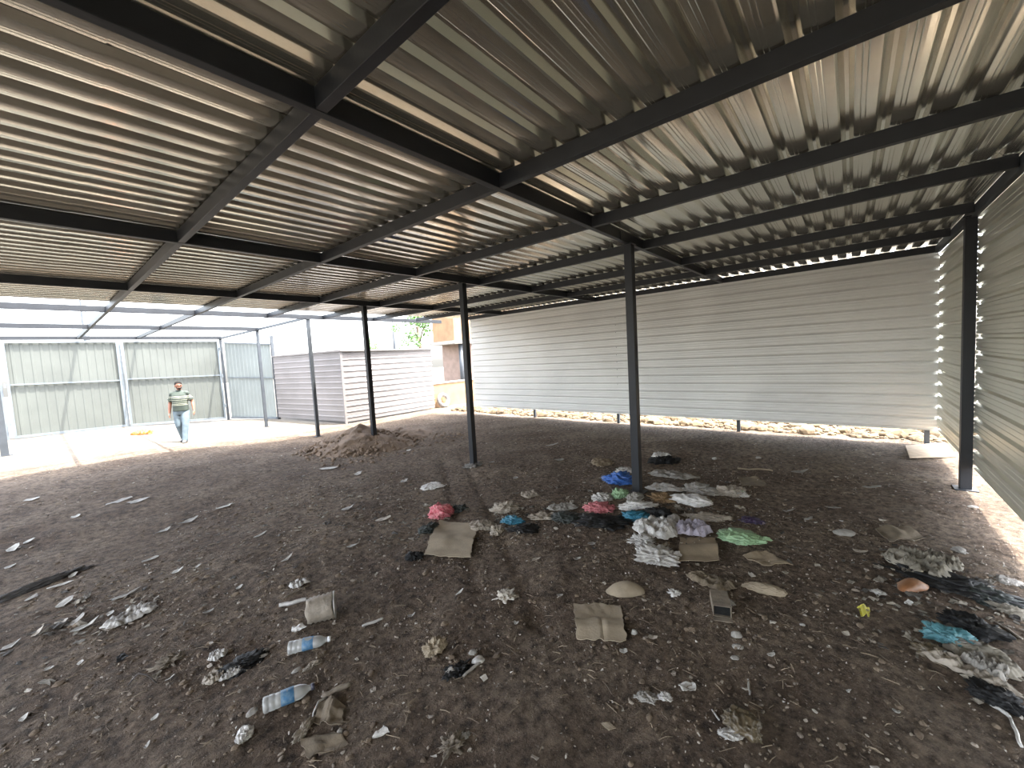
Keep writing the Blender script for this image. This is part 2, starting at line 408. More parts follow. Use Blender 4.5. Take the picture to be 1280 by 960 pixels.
# ------------------------------------------------------------------ gate
def vertical_sheet(name, m, parent, p0, p1, z0a, z0b, z1a, z1b, pitch=.205):
    p0, p1 = Vector((*p0, 0)), Vector((*p1, 0)); d = (p1-p0); L = d.length; d.normalize(); n = Vector((d.y, -d.x, 0))
    prof, u = [], 0.
    while u < L:
        prof += [(min(L, u+a), b) for a, b in ((0, 0), (pitch*.55, 0), (pitch*.66, .012), (pitch*.89, .012))]; u += pitch
    prof.append((L, 0)); V, Fc = [], []
    for u, o in prof:
        t = u/L; q = p0+d*u+n*o
        zs = [z0a+(z0b-z0a)*t, z1a+(z1b-z1a)*t]
        for k in range(5): V.append((q.x, q.y, zs[0]+(zs[1]-zs[0])*k/4))
    for i in range(len(prof)-1):
        for k in range(4):
            a = i*5+k; Fc.append((a, a+1, a+6, a+5))
    return link(name, mesh(name, V, Fc, recalc=False), m, parent)
GY = 20.06
def bar(name, m, parent, a, b, w=.05):
    a, b = Vector(a), Vector(b); d = (b-a).normalized(); s, t = frame_of(d)
    V = [p + s*i*w/2 + t*j*w/2 for p in (a, b) for i, j in ((-1, -1), (1, -1), (1, 1), (-1, 1))]
    Fc = [(0, 1, 2, 3), (4, 5, 6, 7)]+[(k, (k+1) % 4, 4+(k+1) % 4, 4+k) for k in range(4)]
    return link(name, mesh(name, V, Fc), m, parent)
def leaf(x0, x1, zb0, zb1, zt, label):
    t = thing('gate_leaf', label, 'gate', (0, 0, 0), 0, 'leaves of the sheet metal gate')
    vertical_sheet('sheet_panel', M_gate, t, (x0+.02, GY), (x1-.02, GY), zb0+.02, zb1+.02, zt, zt)
    zm = .5*(zb0+zt)+.18
    fy = GY-.055
    for nm, a, b, w in (('top_rail', (x0, fy, zt), (x1, fy, zt), .05), ('bottom_rail', (x0, fy, zb0+.03), (x1, fy, zb1+.03), .07), ('middle_rail', (x0, fy, zm), (x1, fy, zm-.06), .045),
                        ('stile', (x0+.03, fy, zb0), (x0+.03, fy, zt), .06), ('stile', (x1-.03, fy, zb1), (x1-.03, fy, zt), .06)):
        bar(nm, M_gateframe, t, a, b, w)
    return t
l1 = leaf(-.50, 2.085, .31, .26, 3.30, 'left leaf of the grey-green sheet gate, the wider one at left edge')
for z in (.7, 1.9, 2.9): bar('hinge', M_gateframe, l1, (-.54, GY-.09, z), (-.54, GY-.09, z+.14), .05)
l2 = leaf(2.165, 5.08, .25, .08, 3.30, 'right leaf of the grey-green sheet gate, behind the walking man')
for z in (.55, 1.8, 2.9): bar('hinge', M_gateframe, l2, (5.10, GY-.09, z), (5.10, GY-.09, z+.14), .05)
for x, lb in ((2.125, 'white gate post between the two gate leaves'), (-.62, 'grey hinge post left of the left gate leaf')):
    post(x, GY-.0, .055, 3.35, lb, None, M_gateframe, plate=False, name='gate_post')
fp = thing('sheet_fence', 'fixed grey-green sheet panel between the gate and the shed', 'fence', (0, 0, 0))
vertical_sheet('sheet_panel', M_fence, fp, (5.28, 20.0), (6.24, 17.80), .06, .02, 3.22, 3.02, .19)
bar('bottom_rail', M_gateframe, fp, (5.26, 19.9, .10), (6.22, 17.72, .05), .07)
bar('middle_rail', M_gateframe, fp, (5.26, 19.9, 1.78), (6.22, 17.72, 1.68), .04)
bar('top_rail', M_gateframe, fp, (5.26, 19.9, 3.22), (6.22, 17.72, 3.02), .05)
post(6.27, 17.66, .10, 3.35, 'grey post where the fixed fence panel meets the shed', None, M_steel_grey, plate=False, name='fence_post')
# ------------------------------------------------------------------ ribbed shed beyond
shed = thing('sheet_metal_shed', 'low pinkish-white shed of ribbed sheets standing in the sunny yard', 'shed', (6.8, 13.26, 0))
def shed_side(p0, p1, zt0, z0=.02, parts=1):
    p0, p1 = Vector((*p0, 0)), Vector((*p1, 0)); d = p1-p0; L = d.length/parts; d.normalize(); n = Vector((d.y, -d.x, 0))
    for k in range(parts):
        sheet('side_panel', M_shed, shed, p0-shed.location+d*L*k+Vector((0, 0, z0)), d, (0, 0, 1), n, L+.02, 12, 8, lift=.004*k, lap=False, k=.4)
shed_side((6.24, 17.6), (6.8, 13.26), 2.5, .08, 2)
shed_side((6.8, 13.26), (10.62, 13.22), 2.5, .06, 1)
boxes('corner_trim', M_shed, [(-.04, -.04, 0, .04, .04, 2.5)], shed, bev=.004)
v = [(6.2, 17.65, 2.49), (6.75, 13.18, 2.49), (10.68, 13.16, 2.46), (10.9, 17.9, 2.46)]
v = [Vector(p)-shed.location for p in v]; v += [p+Vector((0, 0, .05)) for p in v]
link('roof_slab', mesh('roof_slab', v, [(0, 1, 2, 3), (4, 5, 6, 7)]+[(k, (k+1) % 4, 4+(k+1) % 4, 4+k) for k in range(4)]), M_shed, shed)
# ------------------------------------------------------------------ house, low wall and surroundings outside
lw = thing('low_wall', 'low ochre plastered wall between the shed and the white wall end', 'wall', (11.9, 13.55, 0))
boxes('wall_body', M_plaster, [(-1.27, -.1, -.05, 1.6, .1, 1.0)], lw, bev=.01); boxes('coping', M_conc, [(-1.3, -.13, 1.0, 1.63, .13, 1.06)], lw, bev=.008)
hs = thing('house', 'ochre and pink plastered house corner behind the shed, with a projecting ledge', 'house', (12.6, 16.6, 0))
pL = at_y(541, 420, 18.4); x0 = pL.x-12.6
boxes('lower_storey', M_plaster2, [(x0+.62, 0, -.05, x0+5.5, 1.8, 2.85)], hs, bev=.01)
boxes('ledge', M_conc, [(x0-.3, -.35, 2.85, x0+5.6, 1.8, 3.02)], hs, bev=.01)
boxes('upper_storey', M_plaster, [(x0, 0, 3.02, x0+5.5, 1.8, 5.6)], hs, bev=.01)
boxes('corner_pilaster', M_plaster2, [(x0+1.85, -.06, 3.02, x0+2.05, 0, 5.6)], hs, bev=.005)
v, f = tube([(x0+.35, -.1, -.05), (x0+.35, -.1, 2.85)], .13, 12); link('drain_pipe', mesh('drain_pipe', v, f, True), M_steel_grey, hs)
# tyre by the low wall
p = at(553, 509); ty = thing('tyre', 'pale dusty tyre leaning on the low ochre wall', 'tyre', (p.x, 13.16, g(p.x, 13.16)))
def torus(R, r, n=36, k=12, sx=1.):
    V, Fc = [], []
    for i in range(n):
        a = 2*PI*i/n
        for j in range(k):
            b = 2*PI*j/k; rr = R+r*math.cos(b); V.append((rr*math.cos(a), r*sx*math.sin(b), rr*math.sin(a)+R+r))
    for i in range(n):
        for j in range(k): Fc.append((i*k+j, ((i+1) % n)*k+j, ((i+1) % n)*k+(j+1) % k, i*k+(j+1) % k))
    return V, Fc
v, f = torus(.24, .075, sx=1.2); o = link('tread', mesh('tread', v, f, True), M_rubber, ty); o.rotation_euler = (-.25, 0, 0)
v, f = torus(.165, .02, 30, 8); v = [(a, b, c+.13) for a, b, c in v]; o = link('bead_ring', mesh('bead_ring', v, f, True), M_stone, ty); o.rotation_euler = (-.25, 0, 0)
# poles and trees
def pole(px, pt, Y, r, arms, label):
    d = at_y(px, pt, Y); t = thing('utility_pole', label, 'pole', (d.x, Y, 0))
    v, f = tube([(0, 0, -.1), (0, 0, d.z)], [r*1.3, r], 10); link('shaft', mesh('shaft', v, f, True), M_steel_grey, t)
    for z, w in arms: boxes('cross_arm', M_steel_grey, [(-w, -.05, d.z-z, w, .05, d.z-z+.08)], t)
    for z, w in arms[:1]:
        for s in (-1, 1): v, f = lathe_x([(0, .04), (.05, .06), (.1, .04), (.14, .06), (.18, .03)], 10); v = [(s*w*.85+q.y, q.z, q.x+d.z-z+.08) for q in v]; link('insulator', mesh('insulator', v, f, True), M_conc, t)
pole(101, 366, 27, .10, ((.25, .6),), 'utility pole standing against the sky behind the left gate leaf')
pole(490, 390, 40, .13, ((.3, .7),), 'thin distant utility pole above the ribbed shed')
def tree(px, py, Y, R, label, cat, trunk=True, seed=1):
    d = at_y(px, py, Y); rnd = random.Random(seed)
    t = thing('tree' if trunk else 'bush', label, cat, (d.x, Y, 0)); V, Fc = [], []
    cl = [(Vector((rnd.gauss(0, .5), rnd.gauss(0, .5), rnd.gauss(0, .55)))*R, R*rnd.uniform(.25, .45)) for _ in range(16)]
    for _ in range(1500):
        c, r = rnd.choice(cl); q = Vector((rnd.gauss(0, 1), rnd.gauss(0, 1), rnd.gauss(0, 1))).normalized()*r*rnd.uniform(.5, 1)+c+Vector((0, 0, d.z))
        a = Vector((rnd.gauss(0, 1), rnd.gauss(0, 1), rnd.gauss(0, 1))).normalized(); s, u = frame_of(a); w = .05*R+.03; n = len(V)
        V += [q-s*w, q+u*w*.5, q+s*w, q-u*w*.5]; Fc.append((n, n+1, n+2, n+3))
    link('foliage', mesh('foliage', V, Fc, recalc=False), M_foliage, t)
    if trunk:
        parts = [tube([(0, 0, -.1), (.05, 0, d.z*.5), (0, .05, d.z)], [.16, .12, .07], 8)]
        for c, r in cl[:6]: parts.append(tube([(0, 0, d.z*.75), tuple(c*.5+Vector((0, 0, d.z*.9))), tuple(c+Vector((0, 0, d.z)))], [.06, .04, .02], 6))
        v, f = merge(parts); link('trunk', mesh('trunk', v, f, True), M_bark, t)
tree(523, 408, 21.5, 1.1, 'green tree hanging over the house corner behind the shed', 'tree', seed=3)
tree(463, 438, 34, .7, 'small round treetop far beyond the ribbed shed', 'tree', True, 5)
# ------------------------------------------------------------------ dirt heap
hp = at(455, 551)
def heap_mesh(cx, cy, ra, rb, h, seed, cone=.8):
    V, Fc, n, m = [], [], 90, 34
    for i in range(m+1):
        r = i/m
        for k in range(n):
            a = 2*PI*k/n; e = 1+.16*N(math.cos(a)*1.5+seed, math.sin(a)*1.5, seed)
            x, y2 = cx+math.cos(a)*r*ra*e, cy+math.sin(a)*r*rb*e
            q = (1-r)**.9*(1-.15*r) if cone else 1-r*r
            z = h*q*(1+.30*N(x*2.2, y2*2.2, seed)) + .045*N(x*6, y2*6, seed)*ss(0, .25, 1-r)+.03*abs(N(x*15, y2*15, seed))*ss(0, .2, 1-r)
            V.append((x, y2, g(x, y2)-.03*r+z))
    for i in range(m):
        for k in range(n): Fc.append((i*n+k, i*n+(k+1) % n, (i+1)*n+(k+1) % n, (i+1)*n+k))
    return V, Fc
v, f = heap_mesh(5.15, 9.35, 1.35, 1.35, .50, 3.3)
tag(link('dirt_heap', mesh('dirt_heap', v, f, True), M_heap), 'reddish heap of loose earth around the foot of the third post', 'dirt heap')
v, f = heap_mesh(6.35, 9.45, 1.0, .9, .20, 8.1)
tag(link('dirt_heap', mesh('dirt_heap', v, f, True), M_heap), 'lower spread of loose earth right of the main dirt heap', 'dirt heap')

# ------------------------------------------------------------------ litter builders
def place(px, py, wpx, hpx):
    p = at(px, py+.30*hpx); s = mpp(p); return p, s
def clump(name, label, cat, px, py, wpx, hpx, m, rot=0., seed=None, sub=4, crease=.34, hk=.62, dk=.7, group=None, extra=None):
    """crumpled film, bag, cloth or lump"""
    seed = (px*.37+py*.71) % 97 if seed is None else seed
    p, s = place(px, py, wpx, hpx); w = wpx*s*1.12; h = hpx*s*hk*1.15; d = w*dk
    v, f = blob(w, d, h, seed, 5 if (sub == 4 and wpx > 17) else sub, crease)
    o = link(name, mesh(name, v, f, True, False), m, None, (p.x, p.y, g(p.x, p.y)-.012), xdir(p)+rot)
    tag(o, label, cat, group)
    if extra: extra(o, w, d, h)
    return o
def knot(m):
    def fn(o, w, d, h):                       # the twisted, tied neck of a bag with two ears
        parts = []
        for s in (-1, 1):
            v, f = blob(w*.22, d*.10, h*.35, s*3.1+w, 3, .4); parts.append(([q+Vector((w*.36+.03*w*s, d*.12*s, h*.30)) for q in v], f))
        v, f = merge(parts); link('tied_neck', mesh('tied_neck', v, f, True, False), m, o)
    return fn
def thick(P, th):
    """P: rows of points; a closed slab of thickness th below them"""
    r, c = len(P), len(P[0]); V = [q for row in P for q in row]; n = len(V); V = V+[q-Vector((0, 0, th)) for q in V]; Fc = []
    for i in range(r-1):
        for j in range(c-1):
            a = i*c+j; Fc.append((a, a+1, a+c+1, a+c)); Fc.append((n+a, n+a+c, n+a+c+1, n+a+1))
    rim = [j for j in range(c)]+[i*c+c-1 for i in range(1, r)]+[(r-1)*c+j for j in range(c-2, -1, -1)]+[i*c for i in range(r-2, 0, -1)]
    for k in range(len(rim)):
        a, b = rim[k], rim[(k+1) % len(rim)]; Fc.append((a, b, n+b, n+a))
    return V, Fc
def card(name, label, cat, quad, m, th=.006, bend=.02, torn=.012, seed=None, lift=.006, folds=(), n=22, group=None, round_=0., hump=0.):
    """stiff flat piece lying on the ground; quad = its four corners in the photo, clockwise from top left"""
    q = [at(*c) for c in quad]; ce = sum(q, Vector())/4; seed = ce.x*7+ce.y*3 if seed is None else seed
    base = max(g(c.x*.9+ce.x*.1, c.y*.9+ce.y*.1) for c in q); base = .5*base+.5*g(ce.x, ce.y)
    rows = []
    for i in range(n+1):
        row = []
        for j in range(n+1):
            u, v = j/n, i/n
            if round_:
                a, b = 2*u-1, 2*v-1; k = 1-round_*(1-1/math.sqrt(1+min(a*a, b*b)*1.0))*1.0
                a, b = a*math.sqrt(1-round_*b*b/2), b*math.sqrt(1-round_*a*a/2); u2, v2 = .5+a/2, .5+b/2
            else: u2, v2 = u, v
            p = (q[0]*(1-u2)+q[1]*u2)*(1-v2)+(q[3]*(1-u2)+q[2]*u2)*v2
            e = min(u, 1-u, v, 1-v)
            if e < .001: p = p+Vector((N(p.x*16+seed, p.y*16), N(p.x*16, p.y*16+seed), 0))*torn
            z = base+lift+th+bend*(N(u*1.6+seed, v*1.6)+.35*N(u*4+seed, v*4, 3))
            for (ax, pos, amp) in folds: dd = abs((u if ax == 'u' else v)-pos); z += amp*1.3*max(0, .28-dd)-.011*max(0, 1-dd/.06)
            z += hump*max(0, 1-(2*u-1)**2)*max(0, 1-(2*v-1)**2)**.5
            gz = g(p.x, p.y)+th+.001
            row.append(Vector((p.x-ce.x, p.y-ce.y, max(z, gz)-base)))
        rows.append(row)
    v, f = thick(rows, th)
    o = link(name, mesh(name, v, f), m, None, (ce.x, ce.y, base)); bpy_smooth(o, 35)
    return tag(o, label, cat, group)
def bpy_smooth(o, deg):
    me = o.data; me.polygons.foreach_set('use_smooth', [True]*len(me.polygons))
    me.update()
    bm = bmesh.new(); bm.from_mesh(me)
    for e in bm.edges: e.smooth = not (len(e.link_faces) == 2 and e.calc_face_angle(0) > math.radians(deg))
    bm.to_mesh(me); bm.free()
def rag(name, label, cat, px, py, wpx, hpx, m, rot=0., amp=.03, th=.004, seed=None, n=30, group=None, taper=0., dk=None, freq=5.):
    """limp sheet with folds, following the ground"""
    seed = (px*.53+py*.19) % 91 if seed is None else seed
    p = at(px, py+.1*hpx); s = mpp(p); w = wpx*s*1.05
    gr = abs((p-EYE).normalized().z); d = min(hpx*s/gr*.85, w*1.5) if dk is None else w*dk
    a = xdir(p)+rot; U = Vector((math.cos(a), math.sin(a), 0)); W = Vector((-U.y, U.x, 0)); rows = []
    for i in range(n+1):
        row = []
        for j in range(n+1):
            u, v = j/n*2-1, i/n*2-1
            a2, b2 = u*math.sqrt(1-.42*v*v), v*math.sqrt(1-.42*u*u)
            ang = math.atan2(v, u); ed = 1+.30*N(math.cos(ang)*1.6+seed, math.sin(ang)*1.6, 5)+.16*N(math.cos(ang)*5, math.sin(ang)*5+seed, 5)
            x = a2*w/2*ed; y = b2*d/2*(1-taper*(u*.5+.5))*ed
            X = p+U*x+W*y
            e = max(abs(u), abs(v)); k = 1-.75*ss(.75, 1, e)
            fo = (1-abs(N(x*freq/w+seed, y*freq/w*.8, 2))*2.2); f2 = 1-abs(N(x*freq*2.6/w, y*freq*2.6/w+seed, 8))*2
            f3 = 1-abs(N(x*freq*6/w+seed, y*freq*6/w, 8))*2
            z = g(X.x, X.y)+th+.004+amp*k*max(0, .6*max(0, fo)**1.5+.4*max(0, f2)**1.5+.12*f3+.1)
            row.append(Vector((X.x-p.x, X.y-p.y, z-p.z)))
        rows.append(row)
    v, f = thick(rows, th); o = link(name, mesh(name, v, f, True), m, None, p)
    return tag(o, label, cat, group)
def stick(name, label, cat, a, b, r, m, sag=0., group=None, n=9, wob=.01, lift=0.):
    A, B = at(*a), at(*b); pts = []
    for i in range(n+1):
        t = i/n; q = A.lerp(B, t); q = q+Vector((N(t*3+a[0], 1)*wob, N(t*3, a[1])*wob, 0)); pts.append(Vector((q.x-A.x, q.y-A.y, g(q.x, q.y)+r*.8+lift*math.sin(PI*t)-A.z)))
    v, f = tube(pts, [r*(.75+.4*abs(N(i*.9, a[0]))) for i in range(n+1)], 8); o = link(name, mesh(name, v, f, True), m, None, A)
    return tag(o, label, cat, group)
def bottle(label, a, b, rpx, ml, mc, group, crush=.2, seed=1):
    """a = base end, b = cap end in the photo"""
    A, B = at(*a), at(*b); L = (B-A).length; r = rpx*mpp(A); t = thing('plastic_bottle', label, 'bottle', (A.x, A.y, g((A.x+B.x)/2, (A.y+B.y)/2)+.004), math.atan2(B.y-A.y, B.x-A.x), group)
    prof = [(0, .55), (.01, .85), (.03, 1), (.10, 1), (.12, .93), (.14, 1), (.22, 1), (.24, .94), (.26, 1), (.33, 1), (.345, .97), (.60, .97), (.62, 1), (.72, .95), (.80, .74), (.87, .45), (.90, .36), (.95, .36)]
    def cr(v, k=1.):
        out = []
        for q in v:
            x = q.x/L; c = crush*k*(.5+N(x*5+seed, q.y/r, q.z/r))*math.sin(PI*min(1, max(0, x*1.05)))
            out.append(Vector((q.x, q.y*(1+.3*c), q.z*(1-c)+r*(1-crush*.5))))
        return out
    v, f = lathe_x([(x*L, k*r) for x, k in prof], 24); link('body', mesh('body', cr(v), f, True), M_bottle, t)
    v, f = lathe_x([(x*L, r*k) for x, k in ((.345, 1.0), (.35, 1.015), (.47, 1.02), (.595, 1.015), (.60, 1.0))], 24); link('label_band', mesh('label_band', cr(v), f, True), ml, t)['label'] = 'blue printed label'
    v, f = lathe_x([(.93*L, r*.34), (.932*L, r*.43), (.995*L, r*.43), (L, r*.36)], 16); link('cap', mesh('cap', [q+Vector((0, 0, r*(1-crush*.5))) for q in v], f, True), mc, t)
    return t

# ------------------------------------------------------------------ the litter, piece by piece
B_, S_, R_ = 'plastic bag', 'scrap', 'rag'
# -- left cluster by the flat cardboard
clump('plastic_bag', 'crumpled red-pink bag just above the flat cardboard sheet', B_, 551, 638, 32, 25, M_red, .2, extra=knot(M_red))
card('cardboard_sheet', 'flat cardboard sheet left of centre with a pale strip lying on it', 'cardboard', [(549, 653), (596, 658), (588, 703), (530, 697)], M_card2, folds=(('v', .55, .10),), torn=.02)
stick('paper_strip', 'small pale strip lying on the cardboard sheet left of centre', S_, (560, 686), (576, 683), .010, M_white, lift=.0)
clump('plastic_bag', 'dark teal bag at the left edge of the flat cardboard sheet', B_, 536, 659, 26, 16, M_darkgreen, .6)
clump('plastic_bag', 'small black bag with pale scraps, below left of the flat cardboard sheet', B_, 518, 693, 26, 13, M_black, 0)
clump('plastic_bag', 'thin grey-green bag right of the red-pink bag', B_, 575, 634, 20, 12, M_darkgreen, .2)
rag('paper_scrap', 'whitish scrap lying left of the middle post foot', S_, 540, 608, 27, 10, M_white, .1, .02)
clump('plastic_bag', 'beige crumpled bag beyond the dark teal cup, left of the bag heap', B_, 632, 632, 34, 18, M_beige, .1, extra=knot(M_beige))
clump('plastic_bag', 'teal blue crumpled bag between the cardboard sheet and the pink bag', B_, 640, 649, 28, 14, M_teal, -.2)
clump('wrapper', 'tan and yellowish wrapper left of the teal bag', 'wrapper', 621, 661, 18, 18, M_beige, .4)
clump('plastic_bag', 'black limp bag in front of the teal blue bag left of the heap', B_, 655, 659, 42, 12, M_black, .1, hk=.45)
rag('rag', 'torn beige rag right above the flat cardboard sheet corner', R_, 603, 655, 34, 14, M_beige, -.2, .03)
rag('rag', 'pale rag strip leading right from the teal blue bag', R_, 683, 646, 40, 9, M_beige, .1, .03)
clump('plastic_bag', 'long black and green bag left of the pink bag', B_, 708, 644, 44, 17, M_darkgreen, .15, hk=.5)
rag('rag', 'whitish rag on top of the long black and green bag', R_, 702, 635, 34, 9, M_grey, .1, .04)
rag('rag', 'pale scrap between the middle post and the beige bag', R_, 662, 618, 20, 9, M_beige, .3, .03)
# -- main heap round the nearest post
clump('plastic_bag', 'pink crumpled bag at the left of the heap, lying on dark bags', B_, 749, 633, 38, 15, M_pink, .1, extra=knot(M_pink))
clump('plastic_bag', 'dark wine-coloured bag under the pink bag at the left of the heap', B_, 752, 649, 68, 17, M_black, .05, hk=.5)
clump('plastic_bag', 'bright blue bag behind the nearest post', B_, 774, 597, 40, 20, M_blue, .1, extra=knot(M_blue))
clump('plastic_bag', 'translucent pinkish-white bag behind the bright blue bag', B_, 781, 587, 24, 11, M_clear, .2)
clump('plastic_bag', 'whitish green bag left of the nearest post', B_, 754, 620, 28, 16, M_clear, .4)
clump('plastic_bag', 'small pale green bag against the left side of the nearest post', B_, 775, 616, 20, 19, M_green, .3)
clump('rag', 'grey-green cloth bunched at the nearest post foot', R_, 794, 620, 22, 18, M_grey, .3)
clump('plastic_bag', 'white rolled bag in front of the nearest post', B_, 798, 630, 44, 14, M_white, .15, dk=.4)
clump('plastic_bag', 'teal blue bag in front of the white rolled bag', B_, 795, 643, 32, 18, M_teal, 0, extra=knot(M_teal))
clump('plastic_bag', 'navy black bag right of the teal bag in the heap', B_, 826, 640, 36, 18, M_black, .2)
clump('leaf_litter', 'brown bunch of dry leaves right of the nearest post', 'leaves', 828, 621, 26, 12, M_leaf, .2, crease=.7)
rag('rag', 'white rag right behind the nearest post', R_, 831, 610, 42, 10, M_white, 0, .04)
clump('plastic_bag', 'large white pillow-shaped bag right of the nearest post', B_, 864, 623, 54, 19, M_white, -.1, crease=.18, dk=.5)
clump('rag', 'grey and black cloth behind the white pillow-shaped bag', R_, 876, 610, 40, 16, M_grey, 0)
clump('plastic_bag', 'beige bag with a green corner, right end behind the pillow-shaped bag', B_, 911, 612, 34, 19, M_beige, .2, extra=knot(M_green))
clump('paper_scrap', 'crushed white paper right of the beige bag with a green corner', S_, 925, 616, 18, 12, M_clear, .1)
card('cardboard_scrap', 'brown cardboard scrap right of the heap, behind the purple bag', 'cardboard', [(921, 597), (945, 597), (961, 607), (928, 609)], M_cardd, bend=.03)
stick('cardboard_strip', 'thin brown strip lying beyond the cardboard scrap right of the heap', S_, (922, 586), (966, 589), .014, M_card, 0)
clump('tray', 'dark crushed tray with white speckles behind the nearest post', 'tray', 830, 574, 34, 12, M_black, 0, crease=.5)
rag('paper_scrap', 'white shred on the dark crushed tray', S_, 826, 570, 22, 4, M_white, 0, .05)
rag('cardboard_scrap', 'flat brown scraps beyond the bright blue bag', 'cardboard', 752, 578, 26, 9, M_card, .1, .04)
rag('rag', 'long grey scrap between the dark tray and the white rag', R_, 840, 594, 52, 10, M_grey, 0, .05)
bb = clump('foam_block', 'cream foam block in front of the navy black bag', 'block', 841, 645, 19, 15, M_clear, .3, crease=.08)
clump('rag', 'long tan crumpled cloth right of the cream foam block', R_, 884, 645, 54, 13, M_beige, .05, dk=.35)
clump('plastic_bag', 'dark purple bag right of the tan crumpled cloth', B_, 940, 649, 28, 9, M_purple, 0)
rag('newspaper', 'crumpled greyish white newspaper in front of the teal bag', 'newspaper', 822, 660, 50, 27, M_white, -.45, .10, freq=4)
rag('rag', 'pale lavender cloth right of the crumpled newspaper', R_, 866, 663, 42, 16, M_lav, .35, .09, freq=4)
clump('plastic_bag', 'milky white crumpled bag left of the square cardboard', B_, 820, 690, 56, 30, M_clear, .05, hk=.55, extra=knot(M_clear))
clump('plastic_bag', 'torn clear plastic just above the milky white bag', B_, 805, 673, 30, 12, M_clear, 0, crease=.55)
clump('plastic_bag', 'pale green flat bag on bare soil right of the heap', B_, 927, 667, 58, 23, M_green, -.1, crease=.22, hk=.5, extra=knot(M_green))
card('cardboard_box_flap', 'square creased cardboard right of the milky white bag', 'cardboard', [(850, 673), (894, 673), (900, 704), (848, 704)], M_card, folds=(('v', .52, .12),), bend=.012)
card('cardboard_sheet', 'tan cardboard sheet on the soil below the pale green bag', 'cardboard', [(928, 696), (958, 689), (991, 708), (952, 711)], M_card, bend=.03)
card('cardboard_scrap', 'dome-shaped brown cardboard just above the flattened box', 'cardboard', [(752, 734), (800, 731), (812, 744), (768, 752)], M_card2, round_=.9, hump=.07, bend=.01)
card('flattened_box', 'flattened cardboard box with a crease, below the dome-shaped cardboard', 'cardboard', [(716, 756), (776, 757), (784, 806), (722, 803)], M_card2, folds=(('v', .66, .10), ('v', .20, -.08), ('u', .55, .03)), torn=.025, bend=.012)
rag('paper_scrap', 'crumpled brown paper above the small open carton', S_, 889, 727, 50, 17, M_cardd, -.2, .05)
clump('wrapper', 'tan bolster-shaped packet below the tan cardboard sheet', 'wrapper', 955, 733, 56, 19, M_card2, .05, crease=.10, dk=.34)
clump('paper_scrap', 'small white crumple above the small open carton', S_, 844, 739, 14, 11, M_white, .1, crease=.6)
rag('paper_scrap', 'grey paper lying behind the small open carton', S_, 903, 750, 26, 14, M_grey, -.4, .02)
# small open carton
p = at(903, 772); s = mpp(p); cw, cl, chh = 21*s, 36*s, 15*s
ct = thing('carton', 'small grey-brown carton with a dark open end, lower right of centre', 'carton', (p.x, p.y, g(p.x, p.y)), xdir(p)+.12)
boxes('sleeve', M_woodd, [(-cw/2, 0, 0, cw/2, cl, .006), (-cw/2, 0, chh-.006, cw/2, cl, chh), (-cw/2, 0, .006, -cw/2+.006, cl, chh-.006), (cw/2-.006, 0, .006, cw/2, cl, chh-.006)], ct, bev=.001)
boxes('dark_fill', M_black, [(-cw/2+.007, .02, .007, cw/2-.007, cl-.01, chh-.008)], ct, bev=.001)  # solid black block standing in for the shade inside the open carton
boxes('flap', M_woodd, [(-cw/2, -.05, 0, cw/2, -.002, .005)], ct, bev=.001)
for (x, y2, w, h, lb) in ((921, 791, 16, 13, 'flat grey stone below the small open carton'), (923, 806, 17, 9, 'second flat grey stone below the small open carton'), (919, 820, 14, 8, 'third, lowest flat grey stone below the small open carton'), (793, 788, 9, 12, 'white stone right of the flattened box'), (800, 738, 8, 7, 'pebble-sized stone under the dome cardboard tip'),
                        (315, 887, 16, 13, 'round grey stone at the base of the front bottle'), (591, 813, 14, 11, 'upper grey stone on the rim of the debris hole'), (598, 822, 19, 13, 'lower flat white stone on the rim of the debris hole'), (1055, 664, 28, 11, 'tan lumpy stone right of the tan cardboard sheet, towards the right wall'), (425, 912, 10, 15, 'grey stone at the right of the torn brown carton'),
                        (371, 836, 17, 8, 'grey stone under the small bottle'), (1003, 779, 9, 6, 'small white stone left of the yellow wrapper'), (1216, 632, 12, 6, 'pale stone by the bright strip along the right wall'), (893, 572, 7, 6, 'left one of two pale round stones beyond the heap'), (948, 571, 7, 6, 'right one of two pale round stones beyond the heap')):
    clump('stone', lb, 'stone', x, y2, w, h, M_stone if 'white' not in lb else M_clear, .3, sub=3, crease=.12)
clump('rag', 'dirty whitish cloth lump low right of centre, left one of two', R_, 808, 869, 28, 14, M_grey, 0)
clump('rag', 'dirty white cloth lump low right of centre, right one of two', R_, 831, 868, 18, 14, M_clear, 0)
card('paper_scrap', 'pale curved paper beside the two dirty cloth lumps', S_, [(845, 855), (868, 853), (871, 866), (852, 866)], M_white, .002, .02, round_=.5)
clump('crushed_packet', 'crushed brown packet with a shiny face near the bottom right', 'packet', 928, 893, 50, 52, M_brown, -.5, crease=.22, hk=.42, dk=.85)
clump('wrapper', 'clear crumpled wrapper at the left side of the crushed brown packet', 'wrapper', 913, 912, 26, 22, M_clear, .3, hk=.4)
stick('stick', 'short white stick left of the crushed brown packet', 'stick', (890, 888), (899, 901), .006, M_clear)
stick('stick', 'white twig standing above the crushed brown packet', 'stick', (935, 850), (937, 869), .006, M_clear)
card('paper_scrap', 'small tan card low centre right on bare soil', S_, [(752, 906), (762, 903), (769, 912), (760, 916)], M_card2, .003, .004)
